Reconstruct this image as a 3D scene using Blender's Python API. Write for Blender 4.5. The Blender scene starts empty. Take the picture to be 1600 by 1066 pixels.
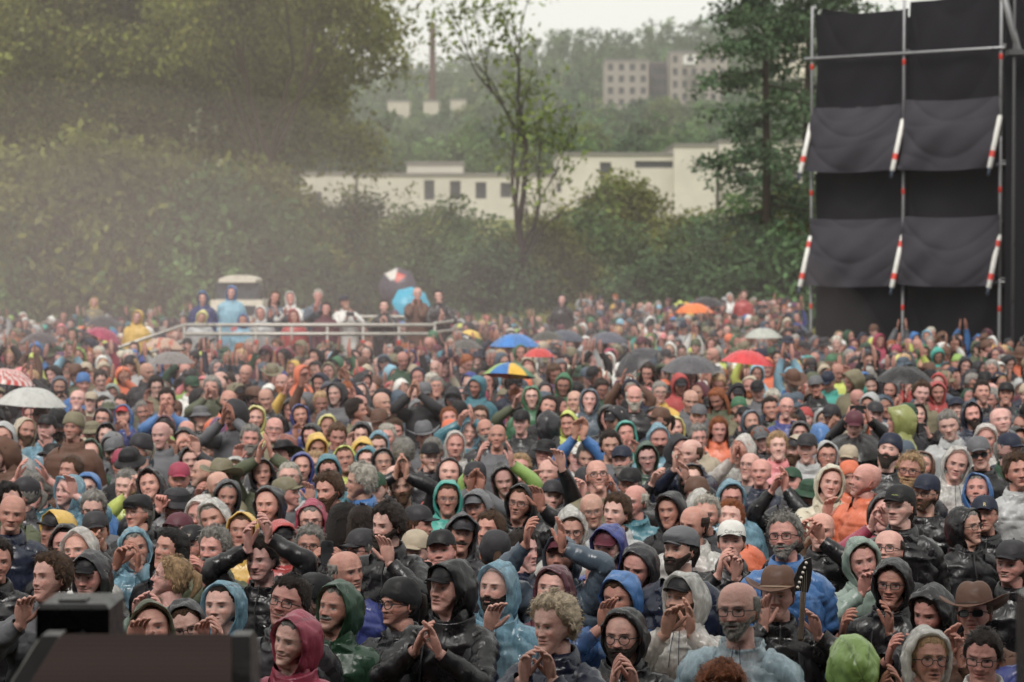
import bpy, math, random
import numpy as np
R = math.radians
random.seed(7); RNG = np.random.default_rng(7)
# ------------------------------------------------------------------ camera, world, sun, exposure
SC = bpy.context.scene
FPX, HC, YH = 3778.0, 3.2, 408.0          # focal length in photo pixels, camera height, horizon row
PITCH = math.atan(125.0 / FPX)
cam_d = bpy.data.cameras.new('camera'); cam = bpy.data.objects.new('camera', cam_d)
SC.collection.objects.link(cam); SC.camera = cam
cam_d.sensor_width = 36.0; cam_d.lens = FPX / 1600.0 * 36.0
cam_d.clip_start = 0.5; cam_d.clip_end = 4000
cam.location = (0, 0, HC); cam.rotation_euler = (R(90) - PITCH, 0, 0)
cam_d.dof.use_dof = True; cam_d.dof.focus_distance = 12.5; cam_d.dof.aperture_fstop = 3.8
W = bpy.data.worlds.new('World'); SC.world = W; W.use_nodes = True
wn = W.node_tree; wn.nodes.clear()
sky = wn.nodes.new('ShaderNodeTexSky'); sky.sky_type = 'NISHITA'; sky.sun_disc = False
SUN_EL, SUN_ROT = R(52), R(200)
sky.sun_elevation = SUN_EL; sky.sun_rotation = SUN_ROT; sky.dust_density = 4.0; sky.air_density = 1.0
mx = wn.nodes.new('ShaderNodeMix'); mx.data_type = 'RGBA'; mx.inputs['Factor'].default_value = 0.90
mx.inputs['B'].default_value = (7.1, 7.1, 6.7, 1)        # the even grey cloud deck over the clear sky
bg = wn.nodes.new('ShaderNodeBackground'); bg.inputs['Strength'].default_value = 0.088
wo = wn.nodes.new('ShaderNodeOutputWorld')
wn.links.new(sky.outputs[0], mx.inputs['A']); wn.links.new(mx.outputs['Result'], bg.inputs[0]); wn.links.new(bg.outputs[0], wo.inputs[0])
sd = bpy.data.lights.new('sun', 'SUN'); sd.energy = 1.4; sd.angle = R(25); sd.color = (1.0, 0.965, 0.92)
sun = bpy.data.objects.new('sun', sd); SC.collection.objects.link(sun)
sun.rotation_euler = (R(38), R(8), R(-25))
SC.view_settings.view_transform = 'Standard'; SC.view_settings.look = 'None'
SC.view_settings.exposure = 0.80; SC.view_settings.gamma = 1.0
SC.render.engine = 'CYCLES'
cy = SC.cycles
cy.use_denoising = True; cy.max_bounces = 6; cy.diffuse_bounces = 3; cy.glossy_bounces = 2
cy.transmission_bounces = 3; cy.transparent_max_bounces = 8; cy.volume_bounces = 2
cy.caustics_reflective = False; cy.caustics_refractive = False

def at(px, py, Y):
    """world point on the ray through photo pixel (px, py) at forward distance Y"""
    a = (px - 800.0) / FPX; b = -(py - 533.0) / FPX
    c, s = math.cos(PITCH), math.sin(PITCH)
    dy = c + b * s; dz = -s + b * c
    k = Y / dy
    return np.array([a * k, Y, HC + dz * k])

# ------------------------------------------------------------------ mesh helpers
COLL = SC.collection
def lin(c):
    c = np.asarray(c, float) / 255.0
    return np.where(c <= .04045, c / 12.92, ((c + .055) / 1.055) ** 2.4)
def smooth(a, b, x):
    t = np.clip((x - a) / (b - a), 0, 1); return t * t * (3 - 2 * t)
def grid_faces(nr, nc, wrap):
    c = nc if wrap else nc - 1
    i = np.arange(nr - 1)[:, None]; j = np.arange(c)[None, :]
    j2 = (j + 1) % nc
    f = np.stack([i * nc + j, i * nc + j2, (i + 1) * nc + j2, (i + 1) * nc + j], -1)
    return f.reshape(-1, 4)
class MB:
    def __init__(s): s.V = []; s.F = []; s.C = []; s.n = 0
    def add(s, V, F, col):
        V = np.asarray(V, float).reshape(-1, 3); F = np.asarray(F, int).reshape(-1, 4)
        col = np.asarray(col, float)
        if col.ndim == 1: col = np.repeat(col[None, :], len(V), 0)
        s.V.append(V); s.F.append(F + s.n); s.C.append(col.reshape(-1, 3)); s.n += len(V)
    def grid(s, G, wrap, col):
        nr, nc = G.shape[:2]; s.add(G.reshape(-1, 3), grid_faces(nr, nc, wrap), col if np.ndim(col) == 1 else np.asarray(col).reshape(-1, 3))
    def box(s, lo, hi, col, M=None):
        x0, y0, z0 = lo; x1, y1, z1 = hi
        V = np.array([(x0,y0,z0),(x1,y0,z0),(x1,y1,z0),(x0,y1,z0),(x0,y0,z1),(x1,y0,z1),(x1,y1,z1),(x0,y1,z1)], float)
        if M is not None: V = V @ M.T
        s.add(V, [(3,2,1,0),(4,5,6,7),(0,1,5,4),(1,2,6,5),(2,3,7,6),(3,0,4,7)], col)
    def tube(s, P, r, col, n=8, cap=True, flat=None):
        P = np.asarray(P, float); m = len(P); r = np.broadcast_to(np.asarray(r, float), (m,)).copy()
        T = np.gradient(P, axis=0); T /= np.linalg.norm(T, axis=1)[:, None] + 1e-9
        t0 = T[0]; ref = np.array([0, 0, 1.]) if abs(t0[2]) < .8 else np.array([1., 0, 0])
        if flat is not None: ref = np.asarray(flat[0], float)
        A = np.zeros((m, 3)); a = ref
        for i in range(m):
            a = a - T[i] * (a @ T[i]); a = a / (np.linalg.norm(a) + 1e-9); A[i] = a
        B = np.cross(T, A)
        if cap:
            P = np.vstack([P[:1], P[:1], P, P[-1:], P[-1:]]); 
            P[0] -= T[0] * r[0] * .55; P[1] -= T[0] * r[0] * .38; P[-1] += T[-1] * r[-1] * .55; P[-2] += T[-1] * r[-1] * .38
            r = np.concatenate([[1e-5, r[0] * .7], r, [r[-1] * .7, 1e-5]])
            A = np.vstack([A[:1], A[:1], A, A[-1:], A[-1:]]); B = np.vstack([B[:1], B[:1], B, B[-1:], B[-1:]])
        th = np.arange(n) / n * 2 * np.pi
        fb = 1.0 if flat is None else flat[1]
        G = P[:, None, :] + r[:, None, None] * (np.cos(th)[None, :, None] * A[:, None, :] * fb + np.sin(th)[None, :, None] * B[:, None, :])
        s.grid(G, True, col); return G
    def merge(s, o):
        for V, F, C in zip(o.V, o.F, o.C):
            pass
        if o.n:
            V = np.vstack(o.V); F = np.vstack(o.F); C = np.vstack(o.C); s.add(V, F, C)
    def arrays(s): return np.vstack(s.V), np.vstack(s.F), np.vstack(s.C)
    def build(s, name, mat, parent=None, smooth_=True, xf=None):
        V, F, C = s.arrays()
        if xf is not None: V = xf(V)
        me = bpy.data.meshes.new(name)
        me.vertices.add(len(V)); me.vertices.foreach_set('co', V.astype(np.float32).ravel())
        me.loops.add(F.size); me.loops.foreach_set('vertex_index', F.astype(np.int32).ravel())
        me.polygons.add(len(F)); me.polygons.foreach_set('loop_start', (np.arange(len(F)) * 4).astype(np.int32))
        me.polygons.foreach_set('use_smooth', np.full(len(F), smooth_))
        ca = me.color_attributes.new('Col', 'FLOAT_COLOR', 'POINT')
        ca.data.foreach_set('color', np.hstack([C, np.ones((len(C), 1))]).astype(np.float32).ravel())
        me.update(calc_edges=True)
        me.materials.append(mat)
        o = bpy.data.objects.new(name, me); COLL.objects.link(o)
        if parent is not None: o.parent = parent
        return o
def tag(o, label=None, cat=None, group=None, kind=None):
    if label: o['label'] = label
    if cat: o['category'] = cat
    if group: o['group'] = group
    if kind: o['kind'] = kind
    return o
def empty(name, loc):
    o = bpy.data.objects.new(name, None); o.empty_display_size = .1; COLL.objects.link(o); o.location = loc; return o
def copy_tree(o, loc, rz=0, sc=1.0):
    r = o.copy(); COLL.objects.link(r); r.location = loc; r.rotation_euler = (0, 0, rz); r.scale = (sc, sc, sc) if np.ndim(sc) == 0 else sc
    for ch in list(o.children):
        c = ch.copy(); COLL.objects.link(c); c.parent = r
    return r
def wob(P, sc, seed, k=5):
    """cheap smooth noise in about -1..1"""
    rs = np.random.default_rng(seed); P = np.asarray(P, float)
    out = np.zeros(P.shape[:-1]); q = P.copy()
    for i in range(k):
        d = rs.normal(size=3); d /= np.linalg.norm(d); f = sc * (0.7 + 0.9 * rs.random())
        d2 = rs.normal(size=3)
        out += np.sin((P @ d) * f + 1.7 * np.sin((P @ d2) * sc * .45 + rs.random() * 6) + rs.random() * 6.28)
    return out / k * 1.6

# ------------------------------------------------------------------ materials
def newmat(name):
    m = bpy.data.materials.new(name); m.use_nodes = True; nt = m.node_tree; nt.nodes.clear()
    o = nt.nodes.new('ShaderNodeOutputMaterial'); return m, nt, o
def nd(nt, t, **kw):
    n = nt.nodes.new(t)
    for k, v in kw.items():
        if k in n.inputs: n.inputs[k].default_value = v
        else: setattr(n, k, v)
    return n
def mat_attr(name, rough=.6, bump=.3, bscale=60, spec=.4, var=.18, vscale=14, stretch=(1,1,1), transl=0, metallic=0, sheen=0, rvar=.15, alpha=1, ridged=False, bdist=.018):
    m, nt, out = newmat(name); L = nt.links.new
    at_ = nd(nt, 'ShaderNodeAttribute'); at_.attribute_name = 'Col'
    tc = nd(nt, 'ShaderNodeTexCoord'); mp = nd(nt, 'ShaderNodeMapping'); mp.inputs['Scale'].default_value = stretch
    L(tc.outputs['Object'], mp.inputs['Vector'])
    n1 = nd(nt, 'ShaderNodeTexNoise', Scale=vscale, Detail=4.0, Roughness=.6); L(mp.outputs[0], n1.inputs['Vector'])
    n2 = nd(nt, 'ShaderNodeTexNoise', Scale=bscale, Detail=3.0, Roughness=.65, Distortion=.6)
    if ridged: n2.noise_type = 'RIDGED_MULTIFRACTAL'; n2.normalize = True
    L(mp.outputs[0], n2.inputs['Vector'])
    mr = nd(nt, 'ShaderNodeMapRange'); mr.inputs['From Min'].default_value = .3; mr.inputs['From Max'].default_value = .7
    mr.inputs['To Min'].default_value = 1 - var; mr.inputs['To Max'].default_value = 1 + var; L(n1.outputs[0], mr.inputs[0])
    ml = nd(nt, 'ShaderNodeVectorMath', operation='SCALE'); L(at_.outputs['Color'], ml.inputs[0]); L(mr.outputs[0], ml.inputs['Scale'])
    bs = nd(nt, 'ShaderNodeBsdfPrincipled', Roughness=rough, Metallic=metallic); bs.inputs['Specular IOR Level'].default_value = spec
    bs.inputs['Sheen Weight'].default_value = sheen; bs.inputs['Alpha'].default_value = alpha
    L(ml.outputs[0], bs.inputs['Base Color'])
    if rvar:
        rr = nd(nt, 'ShaderNodeMapRange'); rr.inputs['From Min'].default_value = .35; rr.inputs['From Max'].default_value = .65
        rr.inputs['To Min'].default_value = max(.08, rough - rvar); rr.inputs['To Max'].default_value = min(1, rough + rvar)
        L(n1.outputs[0], rr.inputs[0]); L(rr.outputs[0], bs.inputs['Roughness'])
    if bump:
        bp = nd(nt, 'ShaderNodeBump', Strength=bump, Distance=bdist); L(n2.outputs[0], bp.inputs['Height']); L(bp.outputs[0], bs.inputs['Normal'])
    if transl:
        tr = nd(nt, 'ShaderNodeBsdfTranslucent'); L(ml.outputs[0], tr.inputs[0]); ms = nd(nt, 'ShaderNodeMixShader', Fac=transl)
        L(bs.outputs[0], ms.inputs[1]); L(tr.outputs[0], ms.inputs[2]); L(ms.outputs[0], out.inputs[0])
    else: L(bs.outputs[0], out.inputs[0])
    return m
M = {}
M['skin'] = mat_attr('skin', .48, .30, 75, .4, .16, 26, rvar=.1)
M['hair'] = mat_attr('hair', .55, .9, 70, .35, .35, 60, stretch=(3.2, 3.2, .7))
M['fabric'] = mat_attr('fabric', .66, .8, 20, .35, .18, 9, rvar=.2, ridged=True, bdist=.006)
M['shell'] = mat_attr('rain_fabric', .34, 1.0, 32, .5, .16, 10, rvar=.16, ridged=True, bdist=.0045, stretch=(1, 1, .6))
M['plastic'] = mat_attr('thin_plastic', .20, 1.0, 26, .75, .38, 30, transl=.25, rvar=.12, alpha=.74, ridged=True, bdist=.008, stretch=(1, 1, .5))
M['hard'] = mat_attr('hard_parts', .35, .05, 60, .5, .08, 8)
M['metal'] = mat_attr('metal', .42, .08, 40, .5, .12, 6, metallic=.6)
M['crowd'] = mat_attr('crowd_cloth', .6, .0, 30, .35, .12, 9, rvar=.1)
M['leaf'] = mat_attr('leaf', .6, .0, 30, .25, .35, .35, transl=.3, rvar=.1)
M['bark'] = mat_attr('bark', .9, .6, 8, .2, .3, 2.0, stretch=(3, 3, .6))
M['cloth'] = mat_attr('scaffold_net', .8, .25, 9, .15, .22, .9, sheen=.0)
M['wall'] = mat_attr('wall', .85, .1, 3, .2, .10, .35)
# ------------------------------------------------------------------ people
COL = dict(blk=(23,21,24), chr=(46,44,48), gry=(98,98,102), lgr=(165,166,166), wht=(214,212,206), bei=(176,160,136), cream=(196,186,162),
  kha=(120,112,86), olv=(84,90,66), sage=(128,146,134), grn=(62,112,78), dgn=(38,72,50), lime=(136,170,80), pea=(140,144,76), neon=(196,206,86), yel=(212,170,62),
  org=(220,106,62), red=(176,58,56), crm=(158,48,76), mrn=(92,42,54), pnk=(216,120,124), prp=(98,54,96), blu=(52,108,170), roy=(50,62,132),
  nav=(28,35,56), slate=(72,86,100), sky=(128,178,200), ice=(176,202,214), teal=(60,118,132), aqua=(54,158,144), brn=(98,66,50), rust=(132,70,56), ylw=(204,196,110))
HAIRC = dict(blk=(28,22,20), dkb=(46,34,27), brn=(84,60,42), gry=(142,138,132), wht=(190,184,172), blond=(180,148,112), ging=(140,80,46), pale=(218,198,170))
NAMES = dict(blk='black', chr='dark grey', gry='grey', lgr='light grey', wht='white', bei='beige', cream='cream', kha='khaki', olv='olive', sage='pale sage',
  grn='green', dgn='dark green', lime='lime green', pea='pea green', neon='neon yellow', yel='yellow', org='orange', red='red', crm='crimson', mrn='maroon', pnk='pink', prp='purple',
  blu='blue', roy='royal blue', nav='navy', slate='slate blue', sky='light blue', ice='pale icy blue', teal='teal', aqua='turquoise', brn='brown', rust='rust brown', ylw='pale yellow')
SKINS = [(202,146,126),(208,156,138),(190,134,114),(212,164,146),(200,140,124),(180,126,106),(206,146,130),(210,158,144),(192,144,122)]

def mute(c, k=.16): return c * (1 - k) + c.mean() * k
HZ = np.array([-.115,-.10,-.08,-.055,-.03,0,.03,.055,.085,.105,.118,.1235])
HWd = np.array([.032,.048,.060,.069,.0745,.0775,.080,.078,.069,.054,.030,.0005])
HF = np.array([.074,.084,.085,.086,.087,.088,.092,.089,.077,.056,.028,.0005])
HB = np.array([.045,.050,.058,.070,.083,.095,.101,.101,.090,.072,.040,.0005])
def head_grid(lod, hs=1.0):
    if lod == 0:
        zr = np.concatenate([np.linspace(-.115,-.074,9)[:-1], np.linspace(-.074,.035,35), np.linspace(.035,.11,11)[1:], [.116,.1205,.1228,.1235]])
        u = np.linspace(0, 1, 19); ph = np.concatenate([u[:-1] * 1.15, np.linspace(1.15, math.pi, 11)])
    elif lod == 1:
        zr = np.concatenate([np.linspace(-.115,-.074,5)[:-1], np.linspace(-.074,.035,19), np.linspace(.035,.11,7)[1:], [.118,.1225,.1235]])
        ph = np.concatenate([np.linspace(0, 1.15, 10)[:-1], np.linspace(1.15, math.pi, 8)])
    else:
        zr = np.array([-.115,-.095,-.07,-.058,-.048,-.035,-.02,-.006,.004,.014,.024,.04,.075,.105,.12,.1235]); ph = np.array([0,.14,.28,.42,.56,.8,1.1,1.5,2.1,2.6,math.pi])
    ph = np.concatenate([-ph[::-1][:-1], ph])[:-1]      # full circle, phi=0 is the face
    return zr, ph
def head_points(zr, ph, off=0.0):
    w = np.interp(zr, HZ, HWd) ; f = np.interp(zr, HZ, HF); b = np.interp(zr, HZ, HB)
    s = np.sin(ph)[None, :]; c = np.cos(ph)[None, :]
    x = (w[:, None] + off) * np.sign(s) * np.abs(s) ** .92
    y = np.where(c > 0, -(f[:, None] + off) * np.abs(c) ** .9, (b[:, None] + off) * np.abs(c) ** .95)
    k = smooth(0, -.115, zr)[:, None] * .052; sp = smooth(.5, 1.7, np.abs(ph))[None, :]
    z = zr[:, None] + k * sp + off * np.clip(zr[:, None] / .12, -1, 1.2)
    return np.stack([x, y, z + 0 * x], -1)
def g2(x, z, cx, cz, sx, sz): return np.exp(-((x - cx) / sx) ** 2 - ((z - cz) / sz) ** 2)
FV = dict(ex=1, ez=0, es=0, old=0)
def face_disp(P, rs, smile):
    x, y, z = P[..., 0] * FV['ex'], P[..., 1], P[..., 2] + FV['ez'] * smooth(-.09, .0, P[..., 2]) + FV['es'] * P[..., 0]; fr = (y < -.02).astype(float); ax = np.abs(x)
    nl = 1 + .6 * (rs.random() - .5)
    d = np.zeros_like(x)
    t = np.clip((.018 - z) / .05, 0, 1.0); ridge = np.where((z < .022) & (z > -.038), 1, 0) * (.004 + .0195 * nl * t ** 1.15) * np.exp(-(x / (.0085 + .006 * t)) ** 2)
    ridge *= smooth(-.040, -.033, z)
    d += ridge
    d += .006 * g2(ax, z, .013, -.030, .007, .007)              # nostrils
    d -= .0115 * g2(ax, z, .031, .004, .017, .012)              # sockets
    d += .0055 * g2(ax, z, .031, .0015, .0125, .0075)            # eyeballs
    d += .0055 * g2(ax, z, .028, .026, .024, .008)              # brows
    d += .005 * g2(ax, z, .047, -.022, .016, .014)              # cheekbones
    d -= .004 * g2(ax, z, .050, -.062, .016, .018)
    d += .0055 * g2(x, z, 0, -.0535, .022, .0045) + .006 * g2(x, z, 0, -.065, .019, .0055)
    d -= .0055 * g2(x, z, 0, -.0590, .024, .0024)
    d -= .004 * g2(x, z, 0, -.078, .022, .006)
    d += .008 * g2(x, z, 0, -.100, .022, .014)
    d -= .0022 * np.exp(-(((ax - .030 - (-.030 - z) * .42) / .0035) ** 2)) * np.exp(-(((z + .045) / .018) ** 4)) * (1 + rs.random())   # folds beside the mouth
    d += .0022 * g2(ax, z, .031, -.0125, .014, .0045) * (rs.random() + .3)     # bags under the eyes
    d += .004 * (rs.random() - .3) * g2(ax, z, .058, -.06, .02, .03)
    d -= FV['old'] * .0014 * np.clip(np.sin(z * 520 + 25 * ax), 0, 1) * g2(x, z, 0, .052, .045, .016)     # brow lines
    if smile: d += .006 * g2(ax, z, .036, -.040, .012, .010) - .003 * g2(ax, z, .030, -.056, .006, .01)
    P = P.copy(); P[..., 1] -= d * fr; return P
def face_cols(P, skin, rs, hairc, smile, brows=True, stub=0):
    x, y, z = P[..., 0] * FV['ex'], P[..., 1], P[..., 2] + FV['ez'] * smooth(-.09, .0, P[..., 2]) + FV['es'] * P[..., 0]; ax = np.abs(x); fr = (y < -.03)
    C = np.ones(P.shape) * skin
    red = np.array([1.0, .62, .58]); 
    def mixc(w, c):
        nonlocal C; w = np.clip(w, 0, 1)[..., None]; C = C * (1 - w) + np.asarray(c) * w
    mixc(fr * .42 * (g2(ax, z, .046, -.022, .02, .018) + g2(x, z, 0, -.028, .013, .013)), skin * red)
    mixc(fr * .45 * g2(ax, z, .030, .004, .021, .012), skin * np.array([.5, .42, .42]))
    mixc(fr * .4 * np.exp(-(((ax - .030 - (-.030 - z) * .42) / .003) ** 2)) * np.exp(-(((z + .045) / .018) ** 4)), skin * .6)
    if stub: mixc(fr * stub * smooth(-.035, -.055, z) * (1 - .0 * ax), np.minimum(hairc * .8 + skin * .25, skin))
    mixc(fr * .75 * np.exp(-((x / .023) ** 4) - (((z + .0590) / .0085) ** 4)), skin * np.array([.80, .45, .45]))
    cur = -.0590 + (ax ** 2) * (9 if smile else 1)
    mixc(fr * .85 * np.exp(-((x / .025) ** 6) - (((z - cur) / .0024) ** 2)), (.035, .012, .012))
    if smile and rs.random() < .6:
        q = ((x / .019) ** 2 + ((z - (cur + .0005)) / .0042) ** 2); mixc(fr * (1 - smooth(.7, 1.3, q)), (.05, .02, .02)); q = ((x / .017) ** 2 + ((z - (cur + .0015)) / .0022) ** 2); mixc(fr * (1 - smooth(.7, 1.3, q)), (.50, .45, .38))
    elif rs.random() < .25:
        q = ((x / .013) ** 2 + ((z - cur) / .006) ** 2); mixc(fr * (1 - smooth(.7, 1.3, q)), (.04, .016, .016))
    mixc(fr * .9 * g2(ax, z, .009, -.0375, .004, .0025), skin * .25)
    if brows: mixc(fr * .8 * np.exp(-(((ax - .031) / .019) ** 4) - (((z - .0225 - .12 * (ax - .03)) / .0040) ** 2)), hairc * .8)
    mixc(fr * FV['old'] * .22 * np.clip(np.sin(z * 520 + 25 * ax), 0, 1) * g2(x, z, 0, .052, .045, .016), skin * .5)
    C = C * (1 + .10 * wob(P, 62, rs.integers(1e6), 4)[..., None] * np.array([.5, 1, 1]))
    e = ((ax - .031) / .0140) ** 2 + ((z - .0030) / (.0036 + .0022 * rs.random())) ** 2
    mixc(fr * (1 - smooth(.75, 1.25, e)), (.27, .23, .21))
    ir = ((ax - .031) / .0062) ** 2 + ((z - .0045) / .0058) ** 2
    mixc(fr * (1 - smooth(.7, 1.2, ir)) * (e < 1.2), (.018, .015, .014))
    mixc(fr * .85 * np.exp(-(((ax - .031) / .0155) ** 4) - (((z - .0095) / .0022) ** 2)), (.03, .018, .015))
    return C
def rot3(yaw, pitch, roll):
    cy_, sy = math.cos(yaw), math.sin(yaw); cp, sp = math.cos(pitch), math.sin(pitch); cr, sr = math.cos(roll), math.sin(roll)
    Rz = np.array([[cy_, -sy, 0], [sy, cy_, 0], [0, 0, 1]]); Rx = np.array([[1, 0, 0], [0, cp, -sp], [0, sp, cp]]); Ry = np.array([[cr, 0, sr], [0, 1, 0], [-sr, 0, cr]])
    return Rz @ Rx @ Ry
class Head:
    def __init__(s, yaw, pitch, roll, byaw):
        s.y, s.p, s.r, s.b = yaw, pitch, roll, byaw
        s.Rh = rot3(yaw, pitch, roll); s.Rb = rot3(byaw, 0, 0)
    def xf(s, V):
        """blend from body rotation (shoulders) to head rotation (skull)"""
        V = np.asarray(V, float); piv = np.array([0, .015, -.09])
        w = smooth(-.185, -.095, V[..., 2])[..., None]
        A = (V - piv) @ s.Rh.T + piv; B = V @ s.Rb.T
        return B * (1 - w) + A * w
def dome(off, zlo, lod, nz=9, nph=None, top=0.0, zf=None):
    """shell a bit outside the skull, from height zlo(phi) to the crown"""
    nph = nph or (28 if lod == 0 else 20 if lod == 1 else 12)
    ph = np.linspace(-math.pi, math.pi, nph + 1)[:-1]
    zl = zlo(ph) if callable(zlo) else np.full(nph, zlo)
    t = np.linspace(0, 1, nz)
    G = np.zeros((nz, nph, 3))
    for i, tt in enumerate(t):
        z = zl + (.1235 - zl) * (1 - (1 - tt) ** 1.8)
        w = np.interp(z, HZ, HWd); f = np.interp(z, HZ, HF); b = np.interp(z, HZ, HB)
        o = off if i < nz - 1 else 0
        s_, c_ = np.sin(ph), np.cos(ph)
        w_ = w + (o if i < nz - 1 else 0)
        G[i, :, 0] = w_ * np.sign(s_) * np.abs(s_) ** .92
        G[i, :, 1] = np.where(c_ > 0, -(f + o) * np.abs(c_) ** .9, (b + o) * np.abs(c_) ** .95)
        G[i, :, 2] = z + (off + top) * smooth(.03, .12, z)
    G[0] = G[0] * .985
    return G, ph
def hair_geo(mb, H, style, hc, lod, rs, locks=True):
    zr, ph = head_grid(lod); P = head_points(zr, ph)
    keep = zr > -.09; P = P[keep]; z = P[..., 2]; a = np.abs(ph)[None, :] + 0 * z
    nape = -.075 if style != 'rec' else -.06
    fringe = style == 'fringe'; style = 'hair' if fringe else style
    line = np.interp(a, [0, .75, 1.05, 1.25, 1.65, 1.9, math.pi], [.078, .074, .045, .0, .005, nape, nape])
    line = line + .006 * np.sin(ph * 9 + rs.random() * 6)[None, :]
    thick = dict(hair=.016, rec=.010, long=.020, pony=.008, curly=.028).get(style, .012)
    d = z - line
    if style == 'rec': d = np.minimum(d, np.minimum((a - 1.22) * .12, np.where(a < 2.4, .066 - z, .085 - z)))
    m = smooth(-.004, .014, d)
    th = thick * m * (.55 if fringe else 1)
    if style in ('hair',): th = th * (1 + .7 * smooth(.06, .11, z) * (0 if fringe else rs.random() * .9 + .3))
    n = P - np.array([0, .005, .0]); n /= np.linalg.norm(n, axis=-1)[..., None] + 1e-9
    amp = dict(curly=.007, hair=.0045, long=.005, rec=.003, pony=.002).get(style, .003)
    nz_ = wob(P * np.array([1, 1, .5 if style != 'curly' else 1]), 230 if style == 'curly' else 210, rs.integers(1e6), 6)
    P = P + n * (th + amp * nz_ * m)[..., None]
    P = P - n * (.005 * (1 - smooth(0, .35, m)))[..., None]
    F = grid_faces(P.shape[0], P.shape[1], True); mm = m.reshape(-1)
    F = F[(mm[F] > .0).any(1)]
    cc = np.ones(P.shape) * hc * (1 + .45 * wob(P * np.array([1, 1, .35]), 260, rs.integers(1e6))[..., None]).clip(.45, 1.7)
    mb.add(H.xf(P), F, cc.reshape(-1, 3))
    if lod < 2 and locks and not fringe:      # loose locks that break up the outline
        k = int((420 if lod == 0 else 160) * (.45 if style == 'rec' else 1.25 if style == 'curly' else 1)); Pf = P.reshape(-1, 3); nf = n.reshape(-1, 3); ok = np.where(m.reshape(-1) > .6)[0]
        if len(ok) > 20:
            i_ = ok[rs.integers(0, len(ok), k)]; p0 = Pf[i_] + rs.normal(size=(k, 3)) * .003; nn = nf[i_]
            dn = np.array([0, .35, -1.]) + rs.normal(size=(k, 3)) * (.9 if style in ('curly', 'hair') else .4); dn -= nn * (dn * nn).sum(1)[:, None]; dn /= np.linalg.norm(dn, axis=1)[:, None]
            L_ = (.022 + .02 * rs.random((k, 1))) * (.6 if style == 'rec' else 1); w_ = np.cross(nn, dn) * .0028
            e1 = p0 + dn * L_ + nn * (.004 + .008 * rs.random((k, 1))); md = (p0 + e1) / 2 + nn * .004
            V = np.stack([p0 - nn * .002, md + w_, e1, md - w_], 1).reshape(-1, 3)
            mb.add(H.xf(V), np.arange(k * 4).reshape(-1, 4), np.repeat(hc[None] * (.55 + .95 * rs.random((k, 1))), 4, 0))
    if style in ('long', 'bob'):
        L = .26 if style == 'long' else .14
        a2 = np.linspace(1.25, 2 * math.pi - 1.25, 26 if lod < 2 else 10); nr = 12 if lod < 2 else 4
        G = np.zeros((nr, len(a2), 3))
        for i in range(nr):
            t = i / (nr - 1); z0 = .06 - t * L
            rr = 1.0 + .18 * math.sin(t * 2.6) 
            G[i, :, 0] = np.sin(a2) * (.092 * rr); G[i, :, 1] = -np.cos(a2) * (.108 * rr) * 1.0 + .01; G[i, :, 2] = z0
        G += (wob(G * np.array([1, 1, .15]), 120, rs.integers(1e6)) * .006)[..., None] * np.array([1, 1, 0])
        mb.grid(H.xf(G), False, (np.ones(G.shape) * hc * (1 + .4 * wob(G * np.array([1, 1, .1]), 300, 5)[..., None]).clip(.5, 1.6)))
    if style == 'pony':
        mb.tube(H.xf(np.array([[0, .10, .06], [0, .135, .045], [0, .15, -.01], [0, .13, -.08]])), [.02, .028, .024, .01], hc, 8)
def beard_geo(mb, H, kind, hc, lod, rs):
    zr, ph = head_grid(lod); P = face_disp(head_points(zr, ph), np.random.default_rng(3), 0)
    keep = zr < .0; P = P[keep]; x, z = P[..., 0], P[..., 2]; a = np.abs(ph)[None, :] + 0 * x; ax = np.abs(x)
    mou = np.exp(-(((z + .0475) / .0085) ** 4) - ((x / .034) ** 4))
    if kind == 'm': m = mou
    else:
        up = np.interp(a, [0, .35, .8, 1.2, 1.6], [-.046, -.046, -.040, -.015, .0])
        m = smooth(.006, -.006, z - up) * smooth(1.65, 1.35, a)
        m *= 1 - np.exp(-((x / .021) ** 4) - (((z + .0605) / .0075) ** 4))
        m = np.maximum(m, mou * .9)
    n = P - np.array([0, .01, -.03]); n /= np.linalg.norm(n, axis=-1)[..., None]
    T = dict(b=.010, t=.003, m=.005)[kind]
    th = T * m * (1 + (.9 if kind == 'b' else 0) * g2(x, z, 0, -.11, .05, .03)) + .0035 * m * wob(P, 260, rs.integers(1e6))
    P = P + n * (th + .0012 - .0045 * (1 - smooth(.1, .6, m)))[..., None]
    if kind == 'b': P[..., 2] -= m * smooth(-.08, -.115, z) * .007
    F = grid_faces(P.shape[0], P.shape[1], True); mm = m.reshape(-1); F = F[(mm[F] > .05).any(1)]
    if len(F): mb.add(H.xf(P), F, (np.ones(P.shape) * hc * (1 + .4 * wob(P, 300, 9)[..., None]).clip(.5, 1.6)).reshape(-1, 3))
def crease(G, rs, amp, sc=16, st=(1, 1, 1)):
    n = wob(G * np.array(st), sc, rs.integers(1e6), 4); return amp * ((1 - np.abs(n).clip(0, 1)) ** 4 - .2)
def fwob(G, rs, amp, sc=28, st=(1, 1, 1)):
    return wob(G * np.array(st), sc, rs.integers(1e6), 6) * amp
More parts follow.
